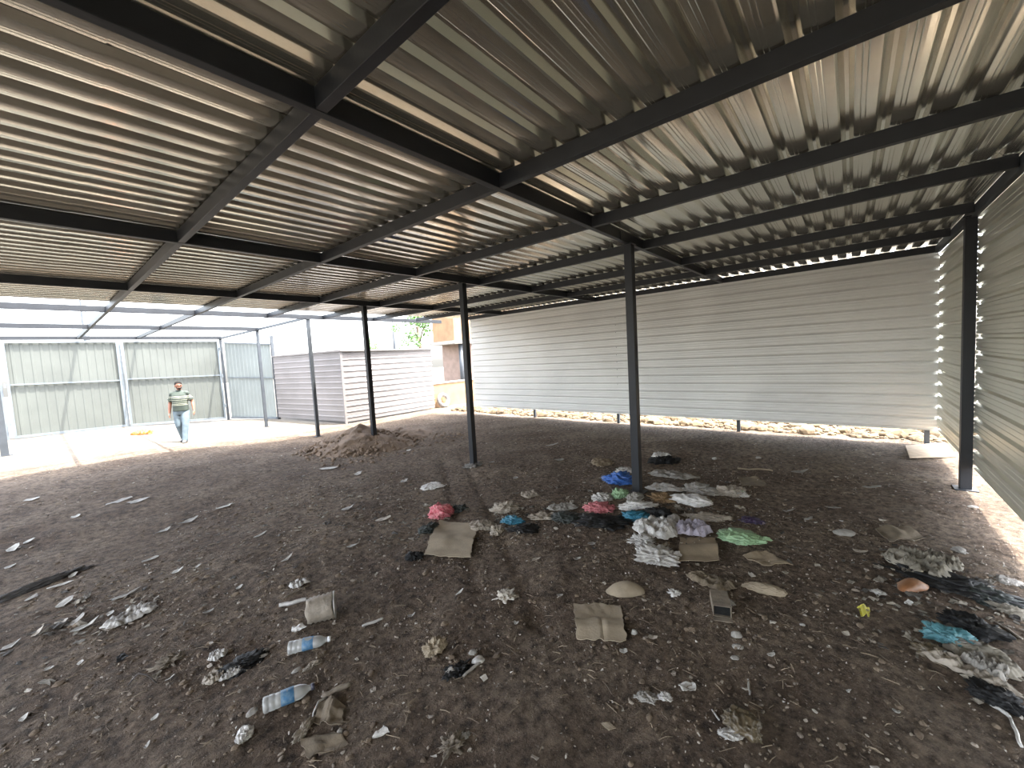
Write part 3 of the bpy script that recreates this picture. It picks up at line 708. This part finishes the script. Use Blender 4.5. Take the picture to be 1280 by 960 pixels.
# -- right side towards the wall
card('cardboard_scrap', 'bent brown cardboard above the dark bags by the right wall', 'cardboard', [(1094, 663), (1135, 660), (1158, 674), (1112, 680)], M_cardd, bend=.03, folds=(('u', .4, .10),))
clump('rag', 'grey-brown cloth right of the bent brown cardboard', R_, 1200, 686, 16, 12, M_grey, 0)
clump('plastic_bag', 'long black bag heap by the right wall, the upper one', B_, 1186, 722, 105, 26, M_black, -.12, hk=.34, dk=.5, crease=.5)
clump('plastic_bag', 'black and green bag at the right end of the upper black heap', B_, 1232, 740, 60, 20, M_darkgreen, -.1, hk=.4, crease=.5)
rag('rag', 'long pale brown rag lying across the upper black bag heap', R_, 1148, 705, 62, 26, M_dirty, -.5, .09)
rag('rag', 'grey rag at the top right of the upper black bag heap', R_, 1178, 703, 34, 14, M_dirty, -.4, .07)
clump('plastic_bag', 'small teal-grey scrap of bag between the rag and the brown dish', B_, 1148, 723, 22, 7, M_teal2, 0)
card('broken_dish', 'curved orange-brown broken dish in front of the black bags', 'dish', [(1118, 729), (1152, 730), (1167, 741), (1124, 744)], M_dish, .006, .006, round_=.8, hump=.05)
clump('paper_scrap', 'tiny white crumple below the orange-brown dish', S_, 1136, 751, 9, 10, M_white, .3, sub=3)
clump('paper_scrap', 'greyish white scrap left of the orange-brown dish', S_, 1099, 739, 18, 8, M_clear, .1)
card('wrapper', 'small yellow wrapper on bare soil left of the right wall litter', 'wrapper', [(1072, 760), (1087, 762), (1087, 774), (1076, 773)], M_yellow, .003, .03, folds=(('u', .5, .08),))
clump('plastic_bag', 'crumpled pale teal bag in the lower right litter', B_, 1184, 791, 50, 25, M_teal2, .1, crease=.34, extra=knot(M_teal2))
clump('plastic_bag', 'black bag behind the pale teal bag', B_, 1216, 779, 62, 26, M_black, -.1)
clump('rag', 'grey-blue cloth trailing right of the pale teal bag', R_, 1208, 803, 54, 17, M_grey, -.35, dk=.4)
clump('rag', 'dark red and brown rag left below the pale teal bag', R_, 1166, 812, 40, 20, M_brown, 0)
rag('rag', 'wide beige rag lying below the grey-blue cloth', R_, 1228, 818, 66, 30, M_dirty, -.4, .035)
rag('rag', 'long whitish beige wavy rag at lower right', R_, 1208, 838, 84, 25, M_beige, -.25, .05, dk=.3)
rag('rag', 'tan cloth patch inside the wavy rag at lower right', R_, 1232, 836, 40, 20, M_grey, -.3, .06)
clump('plastic_bag', 'black bag below the wavy rag at the right edge', B_, 1246, 868, 58, 24, M_black, -.3)
stick('ribbon', 'white ribbon curling to the right edge at the bottom right', 'ribbon', (1238, 882), (1262, 898), .010, M_white)
stick('ribbon', 'white ribbon piece running down the lower right edge', 'ribbon', (1263, 900), (1277, 935), .009, M_white)
clump('rag', 'tan rag by the right edge beside the black bags', R_, 1262, 760, 34, 16, M_dirty, 0)
clump('rag', 'pale rag at the right edge, level with the yellow wrapper', R_, 1258, 724, 26, 10, M_grey, 0)
stick('stick', 'pale stick pointing right behind the lower black bag', 'stick', (1240, 776), (1278, 800), .008, M_beige)
# board at the far right corner
card('board', 'pale wooden board lying in the far right corner by the right wall', 'board', [(1132, 559), (1181, 555), (1196, 572), (1137, 575)], M_wood, .022, .0, .0, lift=.012, n=6)
# -- lower left: bottles and cartons
bottle('front plastic bottle with a blue label, the larger one at lower left', (329, 889), (394, 867), 9.5, M_label, M_capd, 'bottles lying at lower left', .22, 2)
bottle('rear plastic bottle with a blue label, below the crushed cup', (361, 818), (414, 806), 7.8, M_label, M_cap, 'bottles lying at lower left', .25, 5)
clump('foil_roll', 'small tan rolled wrapper just under the rear bottle', 'wrapper', 391, 829, 24, 10, M_beige, .45, dk=.35)
def cup():
    p = at(385, 779); q = at(422, 768); s = mpp(p); L = (q-p).length; r = 15.5*s
    t = thing('plastic_cup', 'crushed ribbed clear cup lying above the rear bottle', 'cup', (p.x, p.y, g(p.x, p.y)+.004), math.atan2(q.y-p.y, q.x-p.x))
    prof, k = [(0, .25), (.004, .95)], 0
    for i in range(12): prof.append((.05+i*.075, .98+.006*i+(.05 if i % 2 else -.05)))
    v, f = lathe_x([(x*L, kk*r) for x, kk in prof], 26)
    v = [Vector((a.x+.15*r*N(a.y*12, a.z*12, 1), a.y*(1+.15*N(a.x*9, 2, 2)), a.z*(1-.25*abs(N(a.x*14, a.y*14, 3)))+r*.93)) for a in v]
    link('cup_wall', mesh('cup_wall', v, f, True), M_beige, t)
    v, f = lathe_x([(-.006, r*.97), (-.007, r*1.04), (.006, r*1.04), (.007, r*.97)], 26); v = [a+Vector((L*.93, 0, r*.93)) for a in v]; link('rim', mesh('rim', v, f, True), M_clear, t)
cup()
card('plastic_shard', 'white curved shard left below the crushed cup', S_, [(363, 785), (378, 781), (384, 786), (366, 792)], M_white, .003, .02, round_=.5)
clump('paper_scrap', 'white crumpled paper cup at lower left below the front bottle', S_, 306, 914, 25, 27, M_white, .7, crease=.25, hk=.55)
card('torn_carton', 'torn brown carton right of the front bottle', 'carton', [(402, 873), (434, 884), (425, 911), (390, 904)], M_cardd, .006, .03, torn=.03, folds=(('u', .5, .10),))
stick('carton_edge', 'white torn edge on the brown carton right of the front bottle', S_, (391, 897), (408, 873), .006, M_white, lift=.03)
clump('plastic_bag', 'twisted tan wrapper at the left foot of the brown carton', 'wrapper', 380, 909, 34, 18, M_beige, .8, dk=.35)
card('flat_carton', 'dark flat carton lid below the torn brown carton', 'carton', [(372, 925), (420, 917), (438, 930), (386, 950)], M_cardd, .005, .02, torn=.02)
stick('stick', 'rough grey stick pointing up right behind the brown carton', 'stick', (403, 872), (438, 857), .018, M_woodd, wob=.02)
clump('plastic_bag', 'flat black bag left of the two bottles', B_, 306, 824, 52, 20, M_black, .1, hk=.5, extra=knot(M_grey))
rag('paper_scrap', 'pale scrap at the left end of the flat black bag', S_, 272, 820, 18, 9, M_white, .2, .03)
rag('paper_scrap', 'pale torn scrap below the flat black bag', S_, 289, 843, 24, 8, M_clear, .2, .03)
rag('rag', 'dull beige rag left below the flat black bag', R_, 270, 845, 26, 12, M_beige, .3, .03)
rag('paper_scrap', 'pale scrap high above the crushed cup', S_, 374, 730, 22, 8, M_clear, .2, .04)
stick('paper_roll', 'pale roll of paper left above the crushed cup', S_, (349, 759), (384, 751), .02, M_clear, wob=.01)
stick('stick', 'thin twig above the crushed cup', 'stick', (355, 748), (386, 733), .008, M_woodd)
clump('crumpled_wrapper', 'round ribbed tan crumple left of the debris hole', 'wrapper', 543, 807, 29, 24, M_card2, .2, crease=.42, hk=.7)
clump('plastic_bag', 'dark debris lump in the hole below the two grey stones', B_, 572, 832, 34, 16, M_black, .2, hk=.4, crease=.6)
stick('stick', 'grey stick slanting out of the debris hole', 'stick', (579, 847), (600, 829), .010, M_stone)
clump('rag', 'dirty grey scrap beside the dark debris in the hole', R_, 564, 837, 15, 14, M_grey, .2)
clump('leaf_litter', 'dark dry root clump at the bottom centre', 'debris', 566, 925, 32, 24, M_woodd, .6, crease=.8, hk=.4)
clump('rag', 'small grey rag right of the dry root clump', R_, 581, 917, 16, 10, M_grey, .1)
card('paper_scrap', 'white triangular scrap at the bottom, left of the root clump', S_, [(474, 915), (481, 909), (488, 916), (465, 924)], M_white, .003, .015)
stick('stick', 'white stick right of the crushed cup', 'stick', (453, 784), (479, 774), .011, M_white)
clump('leaf_litter', 'pale dry leaf tuft below the flat cardboard sheet', 'leaves', 631, 743, 24, 11, M_fleck, .2, crease=.8)
stick('wire', 'bent dark wire hoop at lower left', 'wire', (160, 858), (196, 855), .005, M_wire, lift=.07)
clump('grass_tuft', 'dry grass knot above the wire hoop', 'grass', 214, 822, 26, 20, M_woodd, .2, crease=.9, hk=.35)
card('plastic_shard', 'small dark triangular shard left of the dry grass knot', S_, [(146, 822), (157, 816), (161, 822), (146, 829)], M_black, .003, .02)
# -- far left scraps
clump('rag', 'long dark cloth lying at the left edge', R_, 52, 727, 92, 15, M_dkcloth, .28, dk=.22, hk=.5)
rag('rag', 'pale grey bag scrap in the left litter patch, the largest', R_, 164, 771, 46, 14, M_clear, .25, .05)
SCR = [(150, 626, 30, 5, 'pale flat scrap nearest the sunny edge on the left'), (172, 627, 26, 5, 'pale flat scrap just right of the one nearest the sunny edge'), (95, 645, 10, 6, 'small white scrap at far left below the sunny edge'),
       (40, 624, 18, 4, 'thin white strip at far left, closest to the sunlit yard'), (17, 687, 16, 8, 'white scrap at the left edge, upper one'), (36, 678, 14, 5, 'thin white scrap right above the left edge scrap'), (12, 709, 14, 5, 'pale scrap at the left edge above the dark cloth'),
       (190, 699, 26, 6, 'pale long scrap in the left middle ground'), (222, 715, 18, 6, 'white scrap right below the pale long scrap'), (247, 709, 9, 5, 'tiny white scrap right of the left middle scraps'), (90, 720, 12, 7, 'white scrap at the right end of the long dark cloth'),
       (72, 733, 34, 5, 'white strip along the lower side of the long dark cloth'), (40, 748, 18, 6, 'pale strip below the long dark cloth'), (80, 756, 24, 10, 'pink-grey scrap in the left litter patch'), (75, 779, 16, 10, 'cream scrap in the left litter patch'), (93, 779, 22, 9, 'grey-white scrap in the left litter patch'),
       (104, 785, 30, 9, 'long white slanting scrap in the left litter patch'), (137, 768, 11, 7, 'white pointed scrap above the largest left scrap'), (139, 786, 13, 10, 'cream scrap below the largest left scrap'), (47, 793, 14, 16, 'yellowish upright scrap at lower left edge'), (12, 809, 26, 8, 'long pale scrap at the left edge low down'),
       (155, 745, 40, 6, 'thin pale strip above the largest left scrap'), (101, 830, 10, 6, 'white chip left of the dark triangular shard'), (62, 836, 12, 6, 'white chip at the left, below the yellowish scrap'), (213, 849, 12, 3, 'small white strip right above the wire hoop'), (30, 900, 12, 8, 'white chip at the bottom left edge'),
       (194, 898, 10, 6, 'white chip below the wire hoop'), (184, 934, 8, 8, 'pale upright chip at the bottom left'), (410, 586, 28, 4, 'thin white strip in front of the dirt heap'), (448, 592, 12, 6, 'white block-like scrap below the dirt heap'), (511, 563, 8, 6, 'white scrap on the right foot of the dirt heap'), (280, 634, 20, 5, 'white scrap in the left middle distance'),
       (236, 652, 24, 5, 'pale strip left below the dirt heap'), (205, 664, 20, 5, 'pale strip in the grey left ground'), (435, 636, 20, 6, 'pale scrap left of the red-pink bag'), (480, 650, 24, 7, 'brownish-white scrap left of the dark teal bag'), (440, 683, 16, 6, 'pale scrap far left of the small black bag'),
       (505, 602, 14, 5, 'pale flake left of the middle post foot scrap'), (615, 578, 10, 5, 'pale flake right of the middle post foot'), (645, 598, 10, 8, 'round pale scrap right of the middle post'), (700, 575, 16, 5, 'flat scrap between the two nearest posts'), (690, 557, 22, 4, 'thin dark-edged scrap far behind between the two posts'),
       (575, 742, 12, 4, 'white flake above the round ribbed crumple'), (645, 780, 9, 8, 'white cube-like chip left of the flattened box'), (515, 771, 14, 8, 'pale twisted scrap above the round ribbed crumple'), (780, 815, 16, 12, 'white-brown crumpled paper below the flattened box'), (817, 798, 16, 9, 'beige scrap right of the white stone'),
       (1075, 690, 20, 5, 'pale scrap left of the bent brown cardboard'), (1010, 650, 16, 6, 'pale scrap right of the pale green bag'), (985, 640, 18, 4, 'pale strip right of the purple bag'), (1043, 635, 22, 5, 'pale strip towards the far right wall'), (1090, 610, 24, 5, 'pale scrap in front of the wooden board'), (1000, 590, 22, 4, 'pale strip far right beyond the heap'),
       (740, 680, 12, 7, 'pale scrap left of the milky white bag'), (722, 700, 12, 5, 'pale flake below left of the milky white bag'), (700, 745, 14, 5, 'pale scrap left of the dome cardboard'), (670, 700, 16, 5, 'brown-white flake right of the flat cardboard sheet'), (965, 820, 12, 8, 'white scrap below the tan bolster packet'),
       (1120, 890, 9, 7, 'white chip on bare soil at lower right'), (1060, 865, 8, 5, 'white flake on bare soil right of the brown packet'), (360, 700, 18, 5, 'pale strip in the left middle, above the paper scraps'), (325, 670, 20, 5, 'pale strip left of the red-pink bag, far out'), (300, 735, 10, 5, 'white flake above the flat black bag'), (262, 765, 16, 5, 'pale scrap between the largest left scrap and the flat black bag')]
def flake(name, label, cat, px, py, wpx, hpx, m, group):
    p = at(px, py); sp = mpp(p); w = wpx*sp*.78; gr = abs((p-EYE).normalized().z); d = min(hpx*sp/gr*.5, w*1.1); rr = random.Random(int(px*31+py)); a0 = xdir(p)+rr.uniform(-.3, .3)
    U = Vector((math.cos(a0), math.sin(a0), 0)); W = Vector((-U.y, U.x, 0)); n = rr.randint(7, 10); rows = []; fx = rr.uniform(-.4, .4); up = rr.uniform(.1, .5)*min(w, .12); J = [rr.uniform(.55, 1.15) for _ in range(n*2)]
    for ring in (0, .5, 1):
        row = []
        for k in range(n+1):
            a = 2*PI*(k % n)/n; j = J[k % n] if ring else 0
            x, y2 = math.cos(a)*ring*j, math.sin(a)*ring*j; q = p+U*x*w/2*1.1+W*y2*d/2*1.1
            row.append(Vector((q.x-p.x, q.y-p.y, g(q.x, q.y)+.007+up*max(0, x-fx)**1.3+rr.uniform(0, .004)-p.z)))
        row[-1] = row[0].copy(); rows.append(row)
    v, f = thick(rows, .003); me = mesh(name, v, f); bm = bmesh.new(); bm.from_mesh(me); bmesh.ops.remove_doubles(bm, verts=bm.verts, dist=.0004); bm.to_mesh(me); bm.free()
    return tag(link(name, me, m, None, p), label, cat, group)
for i, (x, y2, w, h, lb) in enumerate(SCR):
    m = M_flakew if lb.startswith(('white', 'long white', 'thin white', 'small white', 'tiny white')) else (M_beige if ('cream' in lb or 'yellow' in lb or 'brown' in lb or 'beige' in lb) else M_flakec)
    flake('paper_scrap', lb, S_, x, y2, w, h, m, 'small pale scraps on the soil')
clump('plastic_bag', 'orange bag on the sunny ground left of the walking man', B_, 178, 540, 20, 10, M_orange, 0, extra=knot(M_orange))

# ------------------------------------------------------------------ uncountable small stuff
rnd = random.Random(11)
def scatter(name, label, cat, n, m, fn):
    V, Fc = [], []
    for _ in range(n): 
        r = fn()
        if r: 
            v, f = r; k = len(V); V += v; Fc += [tuple(i+k for i in q) for q in f]
    return tag(link(name, mesh(name, V, Fc, recalc=False), m), label, cat, kind='stuff')
def spot(x0=-.4, x1=10.3, y0=-1.2, y1=12.5):
    for _ in range(60):
        # density falls off with distance; clumped by noise
        x, y2 = rnd.uniform(x0, x1), rnd.uniform(y0, y1); d = math.hypot(x, y2)
        if d < .9: continue
        if rnd.random() > min(1, 3.6/d): continue
        if N(x*.9, y2*.9, 4)+.5*N(x*2.6, y2*2.6, 4) < rnd.uniform(-.7, .35): continue
        return x, y2
    return None
def pebble():
    s = spot()
    if not s: return
    r = .0045*(rnd.random()+.03)**-.40*rnd.uniform(.6, 1.15); r = min(r, .02); v, f = ico(2 if r > .009 else 1); sd = rnd.uniform(0, 90); a = rnd.uniform(0, PI)
    k = (rnd.uniform(.8, 1.5), rnd.uniform(.6, 1), rnd.uniform(.45, .8)); ca, sa = math.cos(a), math.sin(a); z = g(*s)+r*.15; out = []
    for p in v:
        q = p*(1+.35*N(p.x*1.3+sd, p.y*1.3, p.z*1.3)); X, Y, Z = q.x*r*k[0], q.y*r*k[1], q.z*r*k[2]
        out.append((s[0]+X*ca-Y*sa, s[1]+X*sa+Y*ca, z+Z))
    return out, f
scatter('gravel', 'loose pebbles and clods scattered over the earth floor', 'gravel', 12000, M_pebble, pebble)
def soilclod():
    s = spot(-.2, 7.5, -1.1, 7)
    if not s: return
    r = min(.03, .0065*(rnd.random()+.02)**-.38*rnd.uniform(.7, 1.1)); v, f = ico(2 if r > .011 else 1); sd = rnd.uniform(0, 90); z = g(*s)+r*.05
    return [(s[0]+p.x*r*(1+.5*N(p.x+sd, p.y, p.z))*1.25, s[1]+p.y*r*(1+.5*N(p.x, p.y+sd, p.z)), z+p.z*r*.7*(1+.5*N(p.x, p.y, p.z+sd))) for p in v], f
scatter('soil_clods', 'crumbs and clods of brown soil lying on the earth floor', 'soil', 7000, M_clod, soilclod)
def fleck():
    s = spot()
    if not s: return
    r = min(.03, .004*(rnd.random()+.02)**-.45*rnd.uniform(.7, 1.2)); a = rnd.uniform(0, PI); k = rnd.uniform(.3, .9); z = g(*s)+.006; ca, sa = math.cos(a), math.sin(a)
    P = []
    for u, w in ((-1, -1), (1, -.8), (1, 1), (0, 1.2), (-1, .8)):
        X, Y = u*r*rnd.uniform(.7, 1.2), w*r*k*rnd.uniform(.7, 1.2); P.append((s[0]+X*ca-Y*sa, s[1]+X*sa+Y*ca, z+rnd.uniform(0, .012)))
    P += [(x, y2, z2-.003) for x, y2, z2 in P]
    return P, [(0, 1, 2, 3, 4), (9, 8, 7, 6, 5)]+[(i, 5+i, 5+(i+1) % 5, (i+1) % 5) for i in range(5)]
scatter('litter_flecks', 'tiny pale flecks of paper and plastic trodden into the floor', 'litter', 3600, M_fleck, fleck)
HEAPS = [(at(835, 632), .95, 330), (at(1205, 770), .75, 300), (at(125, 765), .9, 130), (at(640, 650), .55, 120), (at(880, 780), .8, 60)]
def shreds(name, label, c, sg, n):
    def fn():
        x, y2 = rnd.gauss(c.x, sg*.6), rnd.gauss(c.y, sg*.6)
        if y2 < WY+.1: return
        w = .012*(rnd.random()+.03)**-.42*rnd.uniform(.7, 1.2); w = min(w, .05); d = w*rnd.uniform(.25, .8); a = rnd.uniform(0, PI); ca, sa = math.cos(a), math.sin(a); rows = []; sd = rnd.uniform(0, 90)
        for i in range(4):
            row = []
            for j in range(4):
                u, v = (j/3*2-1)*w*(1+.5*N(i+sd, j)), (i/3*2-1)*d*(1+.5*N(i, j+sd)); X, Y = x+u*ca-v*sa, y2+u*sa+v*ca
                row.append(Vector((X, Y, g(X, Y)+.006+w*.7*max(0, .3+N(u*30+sd, v*30)))))
            rows.append(row)
        return thick(rows, .003)
    scatter(name, label, 'litter', n, M_shred, fn)
shreds('litter_shreds', 'torn shreds among the bags around the nearest post', *HEAPS[0])
shreds('litter_shreds', 'torn shreds among the black bags by the right wall', *HEAPS[1])
shreds('litter_shreds', 'torn shreds in the pale litter patch at far left', *HEAPS[2])
shreds('litter_shreds', 'broken bits spread between the dirt heap and the red-pink bag', at(425, 635), 1.5, 230)
shreds('litter_shreds', 'broken bits lying left of the flat cardboard sheet', at(500, 665), .6, 90)
shreds('litter_shreds', 'torn shreds around the teal blue bag left of the heap', *HEAPS[3])
def straw():
    s = spot()
    if not s: return
    L = rnd.uniform(.02, .09); a = rnd.uniform(0, 2*PI); dx, dy = math.cos(a)*L/2, math.sin(a)*L/2; r = rnd.uniform(.0012, .003)
    A = Vector((s[0]-dx, s[1]-dy, g(s[0]-dx, s[1]-dy)+r+.002)); B = Vector((s[0]+dx, s[1]+dy, g(s[0]+dx, s[1]+dy)+r+.002+rnd.uniform(0, .012))); Mi = (A+B)/2+Vector((rnd.gauss(0, .004), rnd.gauss(0, .004), .004))
    return tube([A, Mi, B], [r, r*1.1, r*.7], 4)
scatter('straw', 'bits of straw and twig scattered over the earth floor', 'straw', 4200, M_straw, straw)
def rubble():
    x, y2 = rnd.uniform(10.45, 12.6), rnd.uniform(-2.2, 12.2); r = rnd.uniform(.02, .07)*(1+1.2*(rnd.random() < .15))
    v, f = ico(2 if r > .05 else 1); sd = rnd.uniform(0, 90); z = g(x, y2)+r*.2
    return [(x+p.x*r*(1+.4*N(p.x+sd, p.y, p.z))*1.2, y2+p.y*r*(1+.4*N(p.x, p.y+sd, p.z)), z+p.z*r*.8*(1+.4*N(p.x, p.y, p.z+sd))) for p in v], f
scatter('rubble', 'tan rubble and dry weeds on the sunny strip behind the back wall', 'rubble', 3200, M_rubble, rubble)
def heapclod():
    a = rnd.uniform(0, 2*PI); q = rnd.random()**.6*1.35; x, y2 = 5.2+math.cos(a)*q*1.15, 9.3+math.sin(a)*q
    if rnd.random() < .35: x, y2 = rnd.uniform(3.6, 7.2), rnd.uniform(7.4, 9.6)
    r = rnd.uniform(.012, .05); v, f = ico(1 if r < .03 else 2); sd = rnd.uniform(0, 90)
    t = math.hypot((x-5.15)/1.35, (y2-9.35)/1.35); z = g(x, y2)+.50*max(0, 1-t)**.9*(1-.15*t)*.95
    return [(x+p.x*r*(1+.4*N(p.x+sd, p.y, p.z)), y2+p.y*r*(1+.4*N(p.x, p.y+sd, p.z)), z+p.z*r*.8) for p in v], f
scatter('clods', 'loose clods of earth on and around the dirt heap', 'clods', 800, M_heap, heapclod)

# ------------------------------------------------------------------ the walking man
def baked(name, parts, m, parent, voxel, smooth=6, sub=None):
    v, f = merge(parts); me = mesh(name, v, f); o = bpy.data.objects.new('tmp', me); C.objects.link(o)
    a = o.modifiers.new('r', 'REMESH'); a.mode = 'VOXEL'; a.voxel_size = voxel
    b = o.modifiers.new('s', 'SMOOTH'); b.factor = .5; b.iterations = smooth
    dg = bpy.context.evaluated_depsgraph_get(); dg.update(); me2 = bpy.data.meshes.new_from_object(o.evaluated_get(dg)); bpy.data.objects.remove(o)
    me2.polygons.foreach_set('use_smooth', [True]*len(me2.polygons)); me2.name = name
    return link(name, me2, m, parent)
def limb(pts, rad, n=14):
    v, f = tube(pts, rad, n); parts = [(v, f)]
    for p, r in zip(pts, rad): parts.append(ell(p, (r, r, r), 2))
    return parts
def loft(rings, n=24):
    V, Fc = [], []
    for (cx, cy, z, rx, ry) in rings:
        for k in range(n):
            a = 2*PI*k/n; c, s = math.cos(a), math.sin(a); V.append(Vector((cx+rx*math.copysign(abs(c)**.85, c), cy+ry*math.copysign(abs(s)**.85, s), z)))
    for i in range(len(rings)-1):
        for k in range(n):
            a, b = i*n+k, i*n+(k+1) % n; Fc.append((a, b, b+n, a+n))
    Fc.append(tuple(range(n))); Fc.append(tuple(range(len(V)-n, len(V))))
    return V, Fc
def man():
    p = at(231, 552.5); hgt = 77*mpp(p)*.985; S = hgt/1.74
    face = math.atan2(-p.y, -p.x)-.30
    t = thing('person', 'man in striped dark green polo and faded jeans walking in the sunny yard', 'person', (p.x, p.y, g(p.x, p.y)), face)
    t.scale = (S, S, S)
    # forward +X, his left +Y
    sh = {1: Vector((0, .165, 1.395)), -1: Vector((0, -.165, 1.395))}
    el = {1: Vector((-.03, .275, 1.14)), -1: Vector((-.06, -.255, 1.13))}
    wr = {1: Vector((.07, .315, .90)), -1: Vector((.02, -.265, .87))}
    hip = {1: Vector((0, .09, .90)), -1: Vector((0, -.09, .90))}
    kn = {1: Vector((.10, .095, .50)), -1: Vector((.03, -.085, .485))}
    an = {1: Vector((.16, .065, .10)), -1: Vector((-.13, -.05, .115))}
    ha = .55                                # head turned to his left
    def hd(x, y, z): return Vector((x*math.cos(ha)-y*math.sin(ha)+.01, x*math.sin(ha)+y*math.cos(ha), z))
    hx = [ell(hd(0, 0, 1.635), (.088, .078, .108)), ell(hd(.02, 0, 1.572), (.066, .058, .062)), ell(hd(.09, 0, 1.612), (.018, .014, .022), 2), ell(hd(.088, 0, 1.567), (.012, .024, .008), 2),
          ell(hd(.078, 0, 1.645), (.018, .05, .012), 2), ell(hd(-.01, .08, 1.615), (.02, .01, .032), 2), ell(hd(-.01, -.08, 1.615), (.02, .01, .032), 2)]
    body = hx + limb([(-.01, 0, 1.40), (.0, 0, 1.56)], [.062, .056])
    body.append(loft([(0, 0, .86, .10, .14), (0, 0, .95, .12, .165), (.01, 0, 1.08, .118, .150), (.005, 0, 1.25, .122, .172), (0, 0, 1.36, .110, .185), (-.005, 0, 1.43, .075, .14), (-.01, 0, 1.47, .05, .06)]))
    for s in (1, -1):
        body += limb([sh[s], sh[s].lerp(el[s], .5), el[s], el[s].lerp(wr[s], .35), wr[s]], [.052, .050, .042, .042, .028])
        body += limb([hip[s], hip[s].lerp(kn[s], .5), kn[s], kn[s].lerp(an[s], .35), an[s]], [.09, .078, .056, .056, .038])
        d = (wr[s]-el[s]).normalized(); out = Vector((0, s, 0)); fwd = Vector((1, 0, 0)); c = wr[s]+d*.05
        body.append(([Vector(q) for q in ell(c, (.040, .018, .05), 2)[0]], ico(2)[1]))
        for k, (o, L) in enumerate(((.030, .062), (.011, .072), (-.009, .067), (-.028, .052))):
            a = wr[s]+d*.088+fwd*o; body += limb([a, a+d*L*.5-out*.006+fwd*o*.12, a+d*L*.9-out*.022+fwd*o*.1], [.0095, .0088, .0075], 8)
        a = wr[s]+d*.035+fwd*.034; body += limb([a, a+d*.03+fwd*.022-out*.01, a+d*.058+fwd*.026-out*.018], [.0115, .0105, .0085], 8)
        f0 = an[s]; body += limb([f0+Vector((-.02, 0, -.05)), f0+Vector((.13, 0, -.062))], [.035, .028])
    baked('body', body, M_skin, t, .007, 4)
    sh_parts = [loft([(.005, 0, .905, .142, .188), (.005, 0, 1.0, .140, .182), (.012, 0, 1.10, .138, .172), (.008, 0, 1.25, .142, .19), (0, 0, 1.36, .124, .192), (-.005, 0, 1.43, .09, .150), (-.01, 0, 1.485, .062, .072)])]
    for s in (1, -1): sh_parts += limb([sh[s]+Vector((0, -s*.03, .005)), sh[s], sh[s].lerp(el[s], .62)], [.070, .070, .076])
    sh_o = baked('polo_shirt', sh_parts, M_shirt, t, .009, 5)
    cv, cf = loft([(-.008, 0, 1.455, .075, .080), (.0, 0, 1.50, .066, .066)]); link('collar', mesh('collar', cv, cf, True), M_shirt, sh_o)
    tr = [loft([(0, 0, .80, .118, .165), (0, 0, .88, .130, .178), (.005, 0, .985, .128, .170)])]
    for s in (1, -1): tr += limb([hip[s]+Vector((0, 0, -.03)), hip[s].lerp(kn[s], .5), kn[s], kn[s].lerp(an[s], .5), an[s]+Vector((0, 0, -.02))], [.108, .098, .080, .074, .070])
    baked('jeans', tr, M_jeans, t, .010, 5)
    for s in (1, -1):
        f0 = an[s]; baked('shoe', limb([f0+Vector((-.045, 0, -.062)), f0+Vector((.05, 0, -.055)), f0+Vector((.17, s*.01, -.070))], [.046, .050, .034]), M_shoe, t, .008, 3)
        link('eye', mesh('eye', *ell(hd(.080, s*.033, 1.628), (.011, .013, .010), 2), True), M_eye, t)
    hr = [ell(hd(-.012, 0, 1.672), (.092, .086, .085)), ell(hd(-.05, 0, 1.62), (.058, .078, .07))]
    baked('hair', hr, M_hair, t, .008, 2)
    bd = [ell(hd(.055, 0, 1.545), (.040, .050, .030), 3), ell(hd(.035, .042, 1.57), (.03, .02, .03), 2), ell(hd(.035, -.042, 1.57), (.03, .02, .03), 2)]
    baked('beard', bd, M_hair, t, .006, 2)
man()

# ------------------------------------------------------------------ light, sky, camera
w = bpy.data.worlds.new('sky'); sc.world = w; w.use_nodes = True; nt = w.node_tree
bg = nt.nodes['Background']; sky = nt.nodes.new('ShaderNodeTexSky'); sky.sky_type = 'NISHITA'; sky.sun_disc = False
sky.sun_elevation = math.radians(69); sky.air_density = 1.0; sky.dust_density = 4.0; sky.ozone_density = 1.0
hs_ = nt.nodes.new('ShaderNodeHueSaturation'); hs_.inputs['Saturation'].default_value = .42; nt.links.new(sky.outputs['Color'], hs_.inputs['Color'])
nt.links.new(hs_.outputs['Color'], bg.inputs['Color']); bg.inputs['Strength'].default_value = .275
sun = bpy.data.lights.new('sun', 'SUN'); so = bpy.data.objects.new('sun', sun); C.objects.link(so)
sdir = Vector((.21, -.30, 1.0)).normalized(); so.rotation_euler = sdir.to_track_quat('Z', 'Y').to_euler(); so.location = (0, 0, 30)
sky.sun_rotation = math.atan2(sdir.x, sdir.y)
sun.energy = 3.3; sun.angle = math.radians(.53); sun.color = (1.0, .96, .90)

cam = bpy.data.cameras.new('camera'); co = bpy.data.objects.new('camera', cam); C.objects.link(co)
cam.sensor_width = 36; cam.sensor_fit = 'HORIZONTAL'; cam.lens = F*36/1280; cam.clip_end = 500; cam.clip_start = .05
mw = Matrix((CR, CU, -CF)).transposed().to_4x4(); mw.translation = EYE; co.matrix_world = mw
sc.camera = co
sc.view_settings.view_transform = 'Standard'; sc.view_settings.look = 'None'; sc.view_settings.gamma = 1; sc.view_settings.use_curve_mapping = False
sc.view_settings.exposure = 3.05
sc.cycles.max_bounces = 10; sc.cycles.diffuse_bounces = 6; sc.cycles.glossy_bounces = 5; sc.cycles.sample_clamp_indirect = 6; sc.cycles.use_denoising = True
